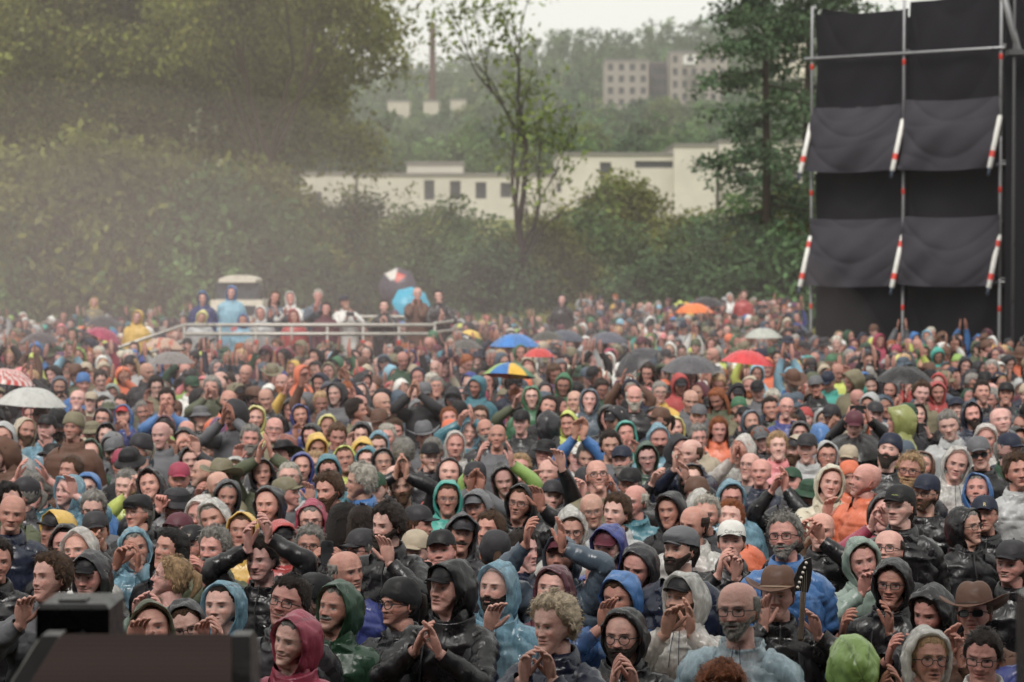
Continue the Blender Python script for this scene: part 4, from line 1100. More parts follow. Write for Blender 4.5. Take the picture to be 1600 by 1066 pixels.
# grass at the back of the field
rs = np.random.default_rng(6); gb = MB(); N = 9000
X = rs.uniform(-20, 14, N); Y = rs.uniform(74, 88, N); Z = ground_z(X, Y); h = .25 + .55 * rs.random(N); a = rs.random(N) * 3.14; w_ = .03
V = np.stack([np.stack([X - np.cos(a) * w_, Y - np.sin(a) * w_, Z], -1), np.stack([X + np.cos(a) * w_, Y + np.sin(a) * w_, Z], -1), np.stack([X + w_ * 3 * rs.normal(size=N), Y, Z + h], -1), np.stack([X + w_ * 3 * rs.normal(size=N), Y, Z + h], -1)], 1).reshape(-1, 3)
gb.add(V, np.arange(N * 4).reshape(-1, 4), np.repeat(lin((138, 136, 78))[None] * (.7 + .6 * rs.random((N, 1))), 4, 0))
tag(gb.build('grass', M['leaf']), 'tall yellowish grass on the bank', 'grass', kind='stuff')

# ------------------------------------------------------------------ buildings
WH = lin((194, 189, 177)); DK = lin((46, 46, 50)); GRY = lin((150, 142, 134))
def wins(root, rects, Y, Mx=None, name='window', frame=lin((90, 86, 82))):
    for (x0, x1, z0, z1) in rects:
        m = MB(); t = .08
        for lo, hi in (((x0, Y - .05, z0), (x0 + t, Y + .05, z1)), ((x1 - t, Y - .05, z0), (x1, Y + .05, z1)), ((x0 + t, Y - .05, z0), (x1 - t, Y + .05, z0 + t)), ((x0 + t, Y - .05, z1 - t), (x1 - t, Y + .05, z1))):
            m.box(lo, hi, frame)
        w_ = m.build(name, M['hard'], root, False)
        m = MB(); m.box((x0 + t, Y + .0, z0 + t), (x1 - t, Y + .02, z1 - t), lin((64, 64, 68))); m.build('pane', M['hard'], w_, False)
def wall_holes(mb, x0, x1, z0, z1, Y, holes, col, th=.35):
    """wall slab in the XZ plane with real rectangular openings"""
    xs = sorted({x0, x1, *[h[0] for h in holes], *[h[1] for h in holes]}); zs = sorted({z0, z1, *[h[2] for h in holes], *[h[3] for h in holes]})
    for a, b in zip(xs[:-1], xs[1:]):
        for c, d in zip(zs[:-1], zs[1:]):
            mxx, mzz = (a + b) / 2, (c + d) / 2
            if any(h[0] < mxx < h[1] and h[2] < mzz < h[3] for h in holes): continue
            mb.box((a, Y, c), (b, Y + th, d), col)
def px2(px, Y): return (px - 800) / FPX * Y
def pz2(py, Y): return HC - (py - YH) / FPX * Y
Yb = 215.0
def block(Y, x0, x1, ytop, ybot, holes_px, dep, col, roofcol=None, rname='low_building', cap=.3):
    root = empty(rname, (0, 0, 0)); m = MB()
    H_ = [(px2(a, Y), px2(b, Y), pz2(d, Y), pz2(c, Y)) for a, b, c, d in holes_px]
    X0, X1, Zt, Zb = px2(x0, Y), px2(x1, Y), pz2(ytop, Y), pz2(ybot, Y)
    wall_holes(m, X0, X1, Zb, Zt, Y, H_, col)
    m.box((X0, Y + .35, Zb), (X0 + .3, Y + dep, Zt), col); m.box((X1 - .3, Y + .35, Zb), (X1, Y + dep, Zt), col); m.box((X0 + .3, Y + dep - .3, Zb), (X1 - .3, Y + dep, Zt), col)
    m.build('wall', M['wall'], root, False)
    m = MB(); m.box((X0 - .1, Y - .12, Zt + .003), (X1 + .1, Y + dep + .1, Zt + cap), roofcol if roofcol is not None else lin((120, 116, 110))); m.build('roof', M['hard'], root, False)
    wins(root, H_, Y + .18); return root
w1 = [(663, 679, 282, 313), (703, 720, 283, 312), (743, 760, 285, 311), (782, 799, 286, 309)]
tag(block(Yb, 560, 868, 276, 380, w1, 14, WH), 'long low white building with four tall dark windows in a row', 'building')
tag(block(Yb + 3.5, 636, 723, 258, 275.2, [], 8, WH * .95), 'short white roof storey on top of the long low white building', 'building')
tag(block(Yb - 1.2, 868.5, 1052, 244, 378, [(937, 955, 254, 275), (861 + 9, 877, 286, 301), (936, 952, 288, 303), (992, 1051, 252, 263)], 16, WH), 'white building with a small square window and long dark loading bay', 'building')
tag(block(Yb - 2.4, 1052.5, 1118, 230, 378, [], 18, WH * 1.02), 'taller plain white block stepping up beside the loading bay', 'building')
tag(block(Yb + 1, 1123, 1300, 224, 378, [(1150, 1165, 262, 282)], 18, WH), 'white block seen in pieces through the conifer boughs', 'building')
tag(block(Yb + 8, 470, 555, 274, 360, [(490, 503, 300, 316)], 10, WH * .95), 'white wing glimpsed through the leaves left of the slender tree', 'building')
Ya = 520.0
def apt(x0, x1, yt, yb, nx, nz, Y, label, dk=()):
    hs = []
    for i in range(nx):
        for j in range(nz):
            a = x0 + (x1 - x0) * (i + .25) / nx; b = x0 + (x1 - x0) * (i + .75) / nx; c = yt + (yb - yt) * (j + .22) / nz; d = yt + (yb - yt) * (j + .80) / nz
            hs.append((a, b, c, d))
    tag(block(Y, x0, x1, yt, yb + 80, hs, 14, GRY, lin((110, 106, 104)), 'apartment_building', .5), label, 'building', 'apartment blocks on the hillside')
apt(945, 1013, 97, 170, 4, 4, Ya, 'smaller grey apartment block with wide window openings on the hillside')
apt(1047, 1135, 84, 162, 6, 4, Ya - 6, 'larger grey apartment block with a grid of windows on the hillside')
tag(block(Ya + 8, 1014, 1046, 100, 245, [(1018, 1042, 106, 118), (1018, 1042, 124, 136), (1018, 1042, 142, 154)], 8, lin((92, 84, 88)), None, 'stair_tower'), 'dark recessed stair tower joining the two apartment blocks', 'building')
root = block(Ya - 14, 1068, 1088, 86, 102, [(1073, 1083, 90, 98)], 5, lin((214, 212, 206)), None, 'stair_house', .2); tag(root, 'small white framed box on the larger apartment block', 'building')
for i, (a, b, c, d, lb) in enumerate(((606, 640, 160, 167, 'small pale flat roofed shed left of the chimney foot'), (662, 686, 160, 169, 'pale low shed right at the chimney foot'), (704, 728, 158, 168, 'pale low shed right of the chimney foot'),
      (1215, 1262, 70, 100, 'cream house half hidden behind the conifer near the tower'), (1225, 1262, 128, 150, 'small cream house low on the slope behind the conifer'))):
    tag(block(560 if i < 3 else 470, a, b, c, d + (22 if i in (3, 4) else 70), [((a * .65 + b * .35), (a * .4 + b * .6), c + 5, d)] if i > 2 and d - c > 12 else [], 9, lin((214, 206, 188)) * (.7 if i < 3 or i == 6 else 1), lin((150, 96, 84)) if i == 5 else None, 'house' if i > 2 else 'shed', .4), lb, 'building')
# brick chimney
Yc = 600.0; cb = MB(); xc = px2(676, Yc); zb, zt = pz2(185, Yc), pz2(40, Yc)
cb.tube(np.array([[xc, Yc, zb - 14], [xc, Yc, (zb + zt) / 2], [xc, Yc, zt]]), [.95, .80, .66], lin((74, 40, 36)), 16, False)
ch = empty('chimney', (0, 0, 0)); cb.build('shaft', M['wall'], ch); cb = MB(); cb.tube(np.array([[xc, Yc, zt - .9], [xc, Yc, zt + .2]]), [.86, .86], lin((80, 52, 48)), 16, True); cb.build('rim', M['wall'], ch)
tag(ch, 'tall thin red brick factory chimney standing against the hill', 'chimney')
# ------------------------------------------------------------------ scaffold tower
Y0 = 51.0; AN = math.atan2(-2.55, 3.97)            # right side is nearer
ST = lin((150, 150, 152)); NET = lin((60, 58, 64)); BK = lin((27, 26, 30)); REDC = lin((206, 58, 44))
A0 = at(1267, 545, Y0); B0 = at(1561, 545, 48.4); ux = (B0 - A0); WID = math.hypot(ux[0], ux[1]); ux = ux / WID; ux[2] = 0; uy = np.array([-ux[1], ux[0], 0])
def tw(u, v, z): return np.array([A0[0], A0[1], 0]) + ux * u + uy * v + np.array([0, 0, z])
def zt_(py, Y=50.0): return HC - (py - YH) / FPX * Y
tower = empty('scaffold_tower', (A0[0], A0[1], 0)); tloc = np.array([A0[0], A0[1], 0])
def tb_(P, r, col, name, mat='metal', n=8):
    m = MB(); m.tube(np.array(P) - tloc, r, col, n); return m.build(name, M[mat], tower)
HT = zt_(5)
for v in (0, 2.1):
    for u in (0, WID / 2, WID):
        for k in range(3):
            z0, z1 = k * HT / 3, (k + 1) * HT / 3
            tb_([tw(u, v, z0 + .01), tw(u, v, z1)], .030, ST * (.8 if v else 1), 'post')
        if v == 0:
            for pz in (100, 300, 480): tb_([tw(u, 0, zt_(pz) - .05), tw(u, 0, zt_(pz) + .05)], .036, REDC, 'coupler', 'hard')
tb_([tw(-.15, -.05, zt_(87)), tw(WID + .1, -.05, zt_(87))], .032, ST, 'ledger')
for pz in (262, 440): tb_([tw(-.15, .06, zt_(pz)), tw(WID + .1, .06, zt_(pz))], .028, ST * .8, 'ledger')
for u in (0, WID / 2, WID):
    for pz in (87, 262, 440): tb_([tw(u, 0, zt_(pz) + .07), tw(u, 2.1, zt_(pz) + .07)], .028, ST * .7, 'transom')
def net(u0, u1, pt, pb, v0, v1, sag, seed, name='net_panel', col=NET, nx=80, nz=50, edge=0):
    u = np.linspace(u0, u1, nx); t = np.linspace(0, 1, nz); U, T = np.meshgrid(u, t); s = (U - u0) / (u1 - u0)
    Z = zt_(pt) + (zt_(pb) - zt_(pt)) * T; Z = Z - sag * 4 * s * (1 - s) * np.where(T > .5, T, 1 - T) * .5 + edge * s
    V = v0 + (v1 - v0) * T ** 1.3 - .16 * np.sin(np.pi * T) * np.sin(np.pi * s) ** .5
    Pn = np.stack([U, V * 0, Z], -1)
    # pull folds running from the corners, and sagging swags
    V = V + .022 * (1 - np.abs(np.sin(5.5 * (T - 1.1 * s * (1 - s)) + seed * 1.3 + .7 * np.sin(T * 3 + s * 5 + seed)))) ** 3 * (.4 + .6 * np.abs(s - .5) * 2) + .040 * np.sin((s - .0) * 9 + T * 7 + seed) * T + .018 * np.sin((1 - s) * 16 + (1 - T) * 11 + seed * 2) + .05 * wob(Pn, 2.2, seed) + .028 * (1 - np.abs(np.sin(6 * (T - .9 * s * (1 - s) * 2) + seed))) ** 3
    G = tw(0, 0, 0) + U[..., None] * ux + V[..., None] * uy + np.stack([0 * Z, 0 * Z, Z], -1) - tloc
    m = MB(); m.grid(G, False, col); G2 = G + uy * .012; m.grid(G2[::-1], False, col * .8)
    return m.build(name, M['cloth'], tower)
H2 = WID / 2
net(-.02, H2 - .01, 16, 268, .22, .22, .06, 1, 'net_panel', BK * 1.25, edge=.0); net(H2 + .01, WID + .02, 6, 266, .22, .22, .06, 2, 'net_panel', BK * 1.2, edge=.12)
net(-.02, H2 - .01, 268, 560, .22, .22, .02, 11, 'net_panel', BK); net(H2 + .01, WID + .02, 268, 560, .22, .22, .02, 12, 'net_panel', BK)
net(-.01, H2 - .02, 164, 266, -.02, -.28, .10, 3); net(H2 + .02, WID + .01, 158, 266, -.02, -.28, .12, 4)
net(-.01, H2 - .02, 340, 446, -.02, -.26, .08, 5); net(H2 + .02, WID + .01, 338, 444, -.02, -.26, .10, 6)
net(-.02, WID + .02, 14, 640, 2.0, 2.0, 0, 7, 'back_net', BK * .8, 30, 30)
for u, s in ((0.03, -1), (WID - .03, 1)):
    m = MB(); G = np.array([[tw(u, v, z) - tloc for z in np.linspace(.02, HT, 20)] for v in np.linspace(.35, 2.0, 6)]); m.grid(G, False, BK); m.build('side_net', M['cloth'], tower)
for pz in (165, 345):   # decks inside, behind the nets
    m = MB(); 
    P = [tw(0.05, .1, zt_(pz)), tw(WID - .05, .1, zt_(pz)), tw(WID - .05, 1.95, zt_(pz)), tw(.05, 1.95, zt_(pz))]
    V = [p - tloc for p in P] + [p - tloc - np.array([0, 0, .06]) for p in P]
    m.add(V, [(0, 1, 2, 3), (7, 6, 5, 4), (0, 4, 5, 1), (1, 5, 6, 2), (2, 6, 7, 3), (3, 7, 4, 0)], lin((60, 56, 54))); m.build('deck', M['hard'], tower, False)
for pt, pb in ((190, 268), (370, 448)):     # white stay bars with red bands leaning outwards
    for u in (0, H2, WID):
        a = tw(u, -.03, zt_(pt)); b = tw(u - .04, -.40, zt_(pb)); m = MB(); m.tube(np.stack([a, b]) - tloc, .052, lin((222, 220, 214)), 10)
        o = m.build('stay_bar', M['hard'], tower)
        for c_ in ((.74,) if pt == 190 else (.16, .80)):
            m = MB(); p0 = a + (b - a) * (c_ - .06); p1 = a + (b - a) * (c_ + .06); m.tube(np.stack([p0, p1]) - tloc, .056, REDC, 10, False); m.build('red_band', M['hard'], o)
        m = MB(); m.tube(np.stack([b, b + (b - a) * .14]) - tloc, .03, lin((60, 70, 84)), 8); m.build('foot', M['metal'], o)
tag(tower, 'tall black-netted scaffold tower with white stay bars, seen at the right', 'scaffold')
# neighbouring dark stage wing
wing = empty('stage_wing', (0, 0, 0)); W0 = at(1580, 545, 46.0); m = MB()
X = np.linspace(0, 6.5, 60); Zs = np.linspace(0.01, 8.4, 30); XG, ZG = np.meshgrid(X, Zs); YG = 46.4 + .05 * np.sin(XG * 9) + .04 * wob(np.stack([XG, 0 * XG, ZG], -1), 1.3, 3)
m.grid(np.stack([W0[0] - .05 + XG, YG, ZG], -1), False, BK); m.build('black_curtain', M['cloth'], wing)
for dx in (0, .28): 
    m = MB(); m.tube(np.array([[W0[0] + dx, 45.9, 0.01], [W0[0] + dx, 45.9, 4.4], [W0[0] + dx, 45.9, 8.6]]), .03, ST * .25, 8); m.build('post', M['metal'], wing)
m = MB(); m.box((W0[0] - .12, 45.8, zt_(88, 46)), (W0[0] + 6, 46.2, zt_(80, 46)), ST * .3); m.build('beam', M['metal'], wing, False)
m = MB(); p = [at(1570, 0, 46), at(1592, 82, 45.9)]; m.tube(np.array([p[0] + (p[0] - p[1]) * .3, p[1]]), .07, ST * .8, 8); m.build('roof_brace', M['metal'], wing)
tag(wing, 'black curtained stage wing with steel posts at the right edge', 'stage')

# ------------------------------------------------------------------ viewing platform with railings
plat = empty('viewing_platform', (0, 0, 0)); PZ = .90; YP = 44.0
xa, xb = px2(288, YP), px2(705, YP)
m = MB(); m.box((xa, YP, PZ - .12), (xb, YP + 4.0, PZ), lin((96, 92, 88))); m.build('platform_deck', M['hard'], plat, False)
m = MB(); m.box((xa + .05, YP + .1, .01), (xb - .05, YP + .14, PZ - .125), lin((58, 54, 56))); m.build('skirt', M['cloth'], plat, False)
RS = lin((176, 172, 164)); zr1, zr2 = pz2(508, YP), pz2(522, YP)
for z in (zr1, zr2):
    m = MB(); m.tube(np.array([[xa, YP - .03, z], [xb - .3, YP - .03, z]]), .034, RS, 8); m.build('rail', M['metal'], plat)
for i in range(8):
    x = xa + (xb - xa - .3) * i / 7
    m = MB(); m.tube(np.array([[x, YP - .03, PZ - .3], [x, YP - .03, zr1]]), .028, RS, 8); o = m.build('post', M['metal'], plat)
    m = MB(); m.tube(np.array([[x, YP - .03, zr2 - .20], [x, YP - .03, zr2 - .12]]), .036, REDC * .9, 8); m.build('red_coupler', M['hard'], o)
for z in (zr1 + .03, zr2 + .03):
    m = MB(); m.tube(np.array([[xb - .3, YP, z], [xb, YP + .6, z + .02], [xb, YP + 3.6, z + .03]]), .03, RS, 8); m.build('rail', M['metal'], plat)
m = MB(); m.tube(np.array([[px2(480, 47), 47.9, zr1 + .06], [xb, 47.9, zr1 + .06]]), .03, RS, 8); m.build('rail', M['metal'], plat)
for dz in (0, -.28):
    m = MB(); m.tube(np.array([[xa, YP - .03, zr1 + dz], [xa - 1.2, YP - .5, zr1 - .42 + dz]]), .03, RS, 8); m.build('ramp_rail', M['metal'], plat)
m = MB(); V = np.array([[xa - .003, YP, PZ - .02], [xa - .003, YP + 1.3, PZ - .02], [xa - 3, YP + 1.3, .03], [xa - 3, YP, .03]]); m.add(np.vstack([V, V - [0, 0, .05]]), [(0, 1, 2, 3), (7, 6, 5, 4), (0, 4, 5, 1), (1, 5, 6, 2), (2, 6, 7, 3), (3, 7, 4, 0)], lin((96, 92, 88))); m.build('ramp', M['hard'], plat, False)
tag(plat, 'raised viewing platform with pale double steel railings and sloping ramp', 'platform')

# ------------------------------------------------------------------ white car and utility cart behind the platform
def car(px, Y, label):
    r = empty('parked_car', (px2(px, Y), Y, float(ground_z(np.array(0.), np.array(Y))))); wc = lin((206, 200, 190))
    prof = np.array([(-2.0,.45),(-1.98,.72),(-1.7,.86),(-1.0,.96),(-.45,1.38),(.2,1.50),(1.2,1.47),(1.75,1.15),(2.0,1.0),(2.05,.5)])
    prof = bez(np.c_[prof[:, 0], 0 * prof[:, 0], prof[:, 1]], 26)[:, [0, 2]]
    W_ = np.array([-.82,-.80,-.70,.70,.80,.82]); G = np.array([[(x, w_ * (1 - .16 * max(0, (z - .95)) / .5), z if abs(w_) < .81 else .35) for x, z in prof] for w_ in W_]); m = MB(); m.grid(G, False, wc); m.build('body', M['hard'], r)
    for s in (-1, 1):
        m = MB(); y = s * .80; V = [(-.85, y, 1.0), (1.5, y, 1.02), (1.15, y * .93, 1.38), (-.35, y * .93, 1.36)]; m.add(V, [(0, 1, 2, 3)], lin((40, 44, 50))); m.build('side_window', M['hard'], r, False)
        for x in (-1.3, 1.3):
            m = MB(); m.tube(np.array([[x, s * .68, .32], [x, s * .86, .32]]), .32, lin((26, 26, 27)), 18); m.build('wheel', M['hard'], r)
    m = MB(); V = [(-1.0, -.62, .985), (-1.0, .62, .985), (-.5, .55, 1.36), (-.5, -.55, 1.36)]; V = [(a, b, c + .03) for a, b, c in V]; m.add(V, [(0, 1, 2, 3)], lin((52, 56, 62))); m.build('windscreen', M['hard'], r, False)
    m = MB(); m.tube(np.array([[-1.9, -.7, .72], [-1.75, -.78, .78]]), .07, lin((226, 130, 70)), 8); m.build('headlight', M['hard'], r)
    m = MB(); m.tube(np.array([[.1, -.25, 1.52], [.1, .25, 1.52]]), .06, lin((226, 120, 60)), 8); m.build('light_bar', M['hard'], r)
    r.scale = (1, 1, 1.06); tag(r, label, 'car'); return r
c_ = car(312, 62.0, 'white car with sloping bonnet parked behind the viewing platform')
def cart(px, Y):
    g0 = float(ground_z(np.array(0.), np.array(Y))); r = empty('utility_cart', (px2(px, Y), Y, g0)); wc = lin((214, 206, 190)); s = 1.0
    z = lambda py: pz2(py, Y) - g0; x = lambda q: px2(q, Y) - px2(px, Y)
    m = MB(); u = np.linspace(-1, 1, 15); v = np.linspace(-1, 1, 7); U, V_ = np.meshgrid(u, v); Zr = z(436) + .10 * (1 - U ** 4) * (1 - .3 * V_ ** 4); G = np.stack([U * (x(402) + .04), V_ * .85, Zr], -1)
    m.grid(G, False, wc); G2 = G.copy(); G2[..., 2] = z(441); m.grid(G2[::-1], False, wc * .8)
    for e in (0, -1): m.grid(np.stack([G[:, e], G2[:, e]]), False, wc)
    for e in (0, -1): m.grid(np.stack([G[e], G2[e]]), False, wc)
    m.build('roof', M['hard'], r)
    for sx in (-1, 1):
        for sy in (-1, 1):
            m = MB(); m.tube(np.array([[sx * .58, sy * .7, z(441)], [sx * .62, sy * .75, z(474)]]), .03, lin((60, 58, 58)), 6); m.build('pillar', M['metal'], r)
            m = MB(); m.tube(np.array([[sx * .5, sy * .75 , .3], [sx * .68, sy * .75, .3]]), .3, lin((26, 26, 27)), 16); m.build('wheel', M['hard'], r)
    m = MB(); m.box((-.68, -.95, .25), (.68, 1.0, z(468)), wc); m.build('body', M['hard'], r, False)
    m = MB(); m.box((-.5, -.955, z(468) - .42), (.5, -.951, z(468) - .15), lin((50, 52, 56))); m.build('grille', M['hard'], r, False)
    m = MB(); m.box((-.56, -.70, z(467)), (.56, -.66, z(442)), lin((66, 72, 74))); m.build('windscreen', M['hard'], r, False)
    tag(r, 'boxy utility cart with pale roof, behind the tall blue cloaked person', 'vehicle')
cart(376, 64.0)
# ------------------------------------------------------------------ stage monitors at the front of the deck
DKW = lin((40, 36, 37))
def monitor_front():
    r = empty('stage_monitor', (0, 0, 0)); Y = 5.9
    X0, X1 = px2(70, Y), px2(384, Y); zt, zb = pz2(994, Y), 1.724
    # wedge section (y,z): back vertical, grille slopes towards the musicians
    y0 = Y - .42
    sec = [(y0, zb), (Y + .05, zb), (Y + .10, zt - .03), (Y + .07, zt), (Y - .02, zt), (y0 - .02, zb + .10)]
    m = MB(); n = len(sec)
    for X, rev in ((X0, 0), (X1, 1)):
        pass
    th = .035
    for Xa, Xb, nm in ((X0 - .01, X0 + th, 'side_panel'), (X1 - th, X1 + .01, 'side_panel')):
        k = MB(); V = [(Xa, a, b) for a, b in sec] + [(Xb, a, b) for a, b in sec]
        F = [(i, (i + 1) % n, (i + 1) % n + n, i + n) for i in range(n)] + [(0, 1, 2, 5), (5, 2, 3, 4), (6, 11, 8, 7), (11, 10, 9, 8)]
        k.add(V, F, lin((50, 44, 44))); k.build(nm, M['hard'], r, False)
    ins = [(y0 + .03, zb + .003), (Y + .04, zb + .003), (Y + .085, zt - .04), (Y + .055, zt - .012), (Y - .012, zt - .012), (y0 + .005, zb + .10)]
    k = MB(); V = [(X0 + th, a, b) for a, b in ins] + [(X1 - th, a, b) for a, b in ins]; F = [(i, (i + 1) % n, (i + 1) % n + n, i + n) for i in range(n)]; k.add(V, F, DKW); k.build('cabinet', M['hard'], r, False)
    # perforated steel grille: raised mesh
    gm, nt, out = newmat('grille_mesh'); L = nt.links.new
    tc = nd(nt, 'ShaderNodeTexCoord'); vor = nd(nt, 'ShaderNodeTexVoronoi', Scale=105.0, Randomness=.0); L(tc.outputs['Object'], vor.inputs['Vector'])
    cr = nd(nt, 'ShaderNodeMapRange'); cr.inputs['From Min'].default_value = .25; cr.inputs['From Max'].default_value = .5; L(vor.outputs['Distance'], cr.inputs[0])
    mixc = nd(nt, 'ShaderNodeMix', data_type='RGBA'); mixc.inputs['A'].default_value = (.03, .018, .016, 1); mixc.inputs['B'].default_value = (.17, .095, .08, 1); L(cr.outputs[0], mixc.inputs['Factor'])
    bs = nd(nt, 'ShaderNodeBsdfPrincipled', Roughness=.45); L(mixc.outputs['Result'], bs.inputs['Base Color']); L(bs.outputs[0], out.inputs[0])
    k = MB(); V = [(X0 + th, Y - .016, zt - .004), (X1 - th, Y - .016, zt - .004), (X1 - th, y0 - .012, zb + .105), (X0 + th, y0 - .012, zb + .105)]
    d = np.array([0, -.012, .010]); V = [np.array(v) for v in V]; V = V + [v + d for v in V]
    k.add(V, [(4, 5, 6, 7), (0, 1, 5, 4), (1, 2, 6, 5), (2, 3, 7, 6), (3, 0, 4, 7)], DKW); k.build('grille', gm, r, False)
    for o in r.children:
        for v in o.data.vertices:
            k_ = min(zt - v.co.z, .22)
            v.co.x += (-1.15 * k_ if v.co.x < (X0 + X1) / 2 else .22 * k_)
    tag(r, 'wide wedge stage monitor with reddish mesh grille, in front of the box speaker', 'speaker', 'stage monitors')
monitor_front()
def monitor_box(px0, px1, py, Y, dep, label, zb=1.724):
    r = empty('stage_monitor', (0, 0, 0)); X0, X1 = px2(px0, Y), px2(px1, Y); zt = pz2(py, Y)
    m = MB(); bz = .012
    def rb(lo, hi, col, name, mat='hard'):
        k = MB(); x0, y0, z0 = lo; x1, y1, z1 = hi
        ring = lambda z, i: [(x0 + i, y0 + i, z), (x1 - i, y0 + i, z), (x1 - i, y1 - i, z), (x0 + i, y1 - i, z)]
        G = np.array([ring(z0, bz), ring(z0 + bz, 0), ring(z1 - bz, 0), ring(z1, bz)]); k.grid(G, True, col)
        k.add(G[-1], [(0, 1, 2, 3)], col); k.add(G[0], [(3, 2, 1, 0)], col); return k.build(name, M[mat], r, False)
    rb((X0, Y, zb), (X1, Y + dep, zt), DKW * .9, 'cabinet')
    rb((X0 + .055, Y - .006, zt - .20), (X0 + .13, Y + .004, zt - .06), DKW * 1.4, 'handle_plate')
    k = MB(); k.box((X0 + .05, Y + .05, zt + .001), (X1 - .07, Y + dep * .45, zt + .006), DKW * 1.5); k.build('top_plate', M['hard'], r, False)
    tag(r, label, 'speaker', 'stage monitors')
monitor_box(53, 168, 947, 6.35, .24, 'smaller black box speaker behind the wedge monitor')
monitor_box(1636, 1760, 948, 6.2, .35, 'dark speaker corner cut off by the right edge of the view')
# ------------------------------------------------------------------ umbrellas: photo x, y (top), width, colours, tilt
def umbrella(px, py, w, cols, label, tilt=(0, 0), depth_z=None, R_=.5, pattern=None, hgt=.24, cat='umbrella'):
    ppm = w / (2 * R_); d = FPX / ppm; z = HC - (py - YH) / ppm
    if depth_z is None and py > 488 and z < 2.02: depth_z = 2.02
    if depth_z is not None: d = (HC - depth_z) * FPX / (py - YH); R_ = w / 2 / (FPX / d); z = depth_z
    r = empty('umbrella', (px2(px, d), d, z)); T = rot3(0, R(tilt[0]), R(tilt[1])); s = R_ / .5
    nr, nc = 9, 64; t = np.linspace(0, 1, nr); a = np.arange(nc) / nc * 2 * np.pi
    k = (a * 8 / (2 * np.pi)) % 1; sc = 1 - .085 * np.sin(np.pi * k)          # cloth pulled in between the ribs
    rad = t[:, None] * (1 + (sc - 1)[None, :] * t[:, None] ** 2) * R_
    zz = -hgt * s * (t[:, None] ** 2.1) + (.012 * np.sin(np.pi * k))[None, :] * np.sin(np.pi * t)[:, None] - .02 * np.sin(np.pi * k)[None, :] * t[:, None] ** 6 * 0
    G = np.stack([rad * np.cos(a), rad * np.sin(a), zz + 0 * rad], -1); top = (np.arange(nc) * 8 // nc)
    C = np.zeros((nr, nc, 3)); cl = [lin(COL[c]) if isinstance(c, str) else lin(c) for c in cols]
    for j in range(nc): C[:, j] = cl[top[j] % len(cl)]
    if pattern == 'check':
        q = ((np.floor(t[:, None] * 9) + np.floor(a * 40 / 6.283)[None, :]) % 2)[..., None]; C = C * (1 - q) + lin((206, 196, 190)) * q
    if pattern == 'dots':
        q = (np.sin(t[:, None] * 60) * np.sin(a * 32)[None, :] > .1)[..., None]; C = C * (1 - q) + lin((96, 100, 104)) * q
    if pattern == 'panel':
        for j in range(nc):
            if top[j] in (2,): C[3:8, j] = lin((214, 210, 202))
            if top[j] in (1,): C[2:6, j] = lin((206, 84, 70))
    if pattern == 'camo': q = (wob(G, 26, 3) > .25)[..., None]; C = C * (1 - q) + lin((176, 90, 70)) * q; q = (wob(G, 22, 8) > .4)[..., None]; C = C * (1 - q) + lin((54, 50, 50)) * q
    m = MB(); m.grid(G @ T.T, True, C); o = m.build('canopy', M['shell'], r)
    m = MB()
    for i in range(8):
        aa = i / 8 * 6.2832; P = np.array([[q * R_ * math.cos(aa), q * R_ * math.sin(aa), -hgt * s * q ** 2.1 - .008] for q in np.linspace(.02, 1.0, 7)]); 
        m = MB(); m.tube(P @ T.T, .0035, lin((120, 120, 122)), 4, False); m.build('rib', M['metal'], r)
    m = MB(); m.tube(np.array([[0, 0, .045], [0, 0, -.62 * s]]) @ T.T, .006, lin((60, 60, 62)), 6); m.build('shaft', M['metal'], r)
    m = MB(); m.tube(bez(np.array([[0, 0, -.62 * s], [0, 0, -.70 * s], [.02, 0, -.74 * s], [.05, 0, -.72 * s]]), 7) @ T.T, .013, lin((36, 34, 34)), 7); m.build('handle', M['hard'], r)
    if pattern == 'panel': pass
    tag(r, label, cat, 'umbrellas over the crowd'); return r
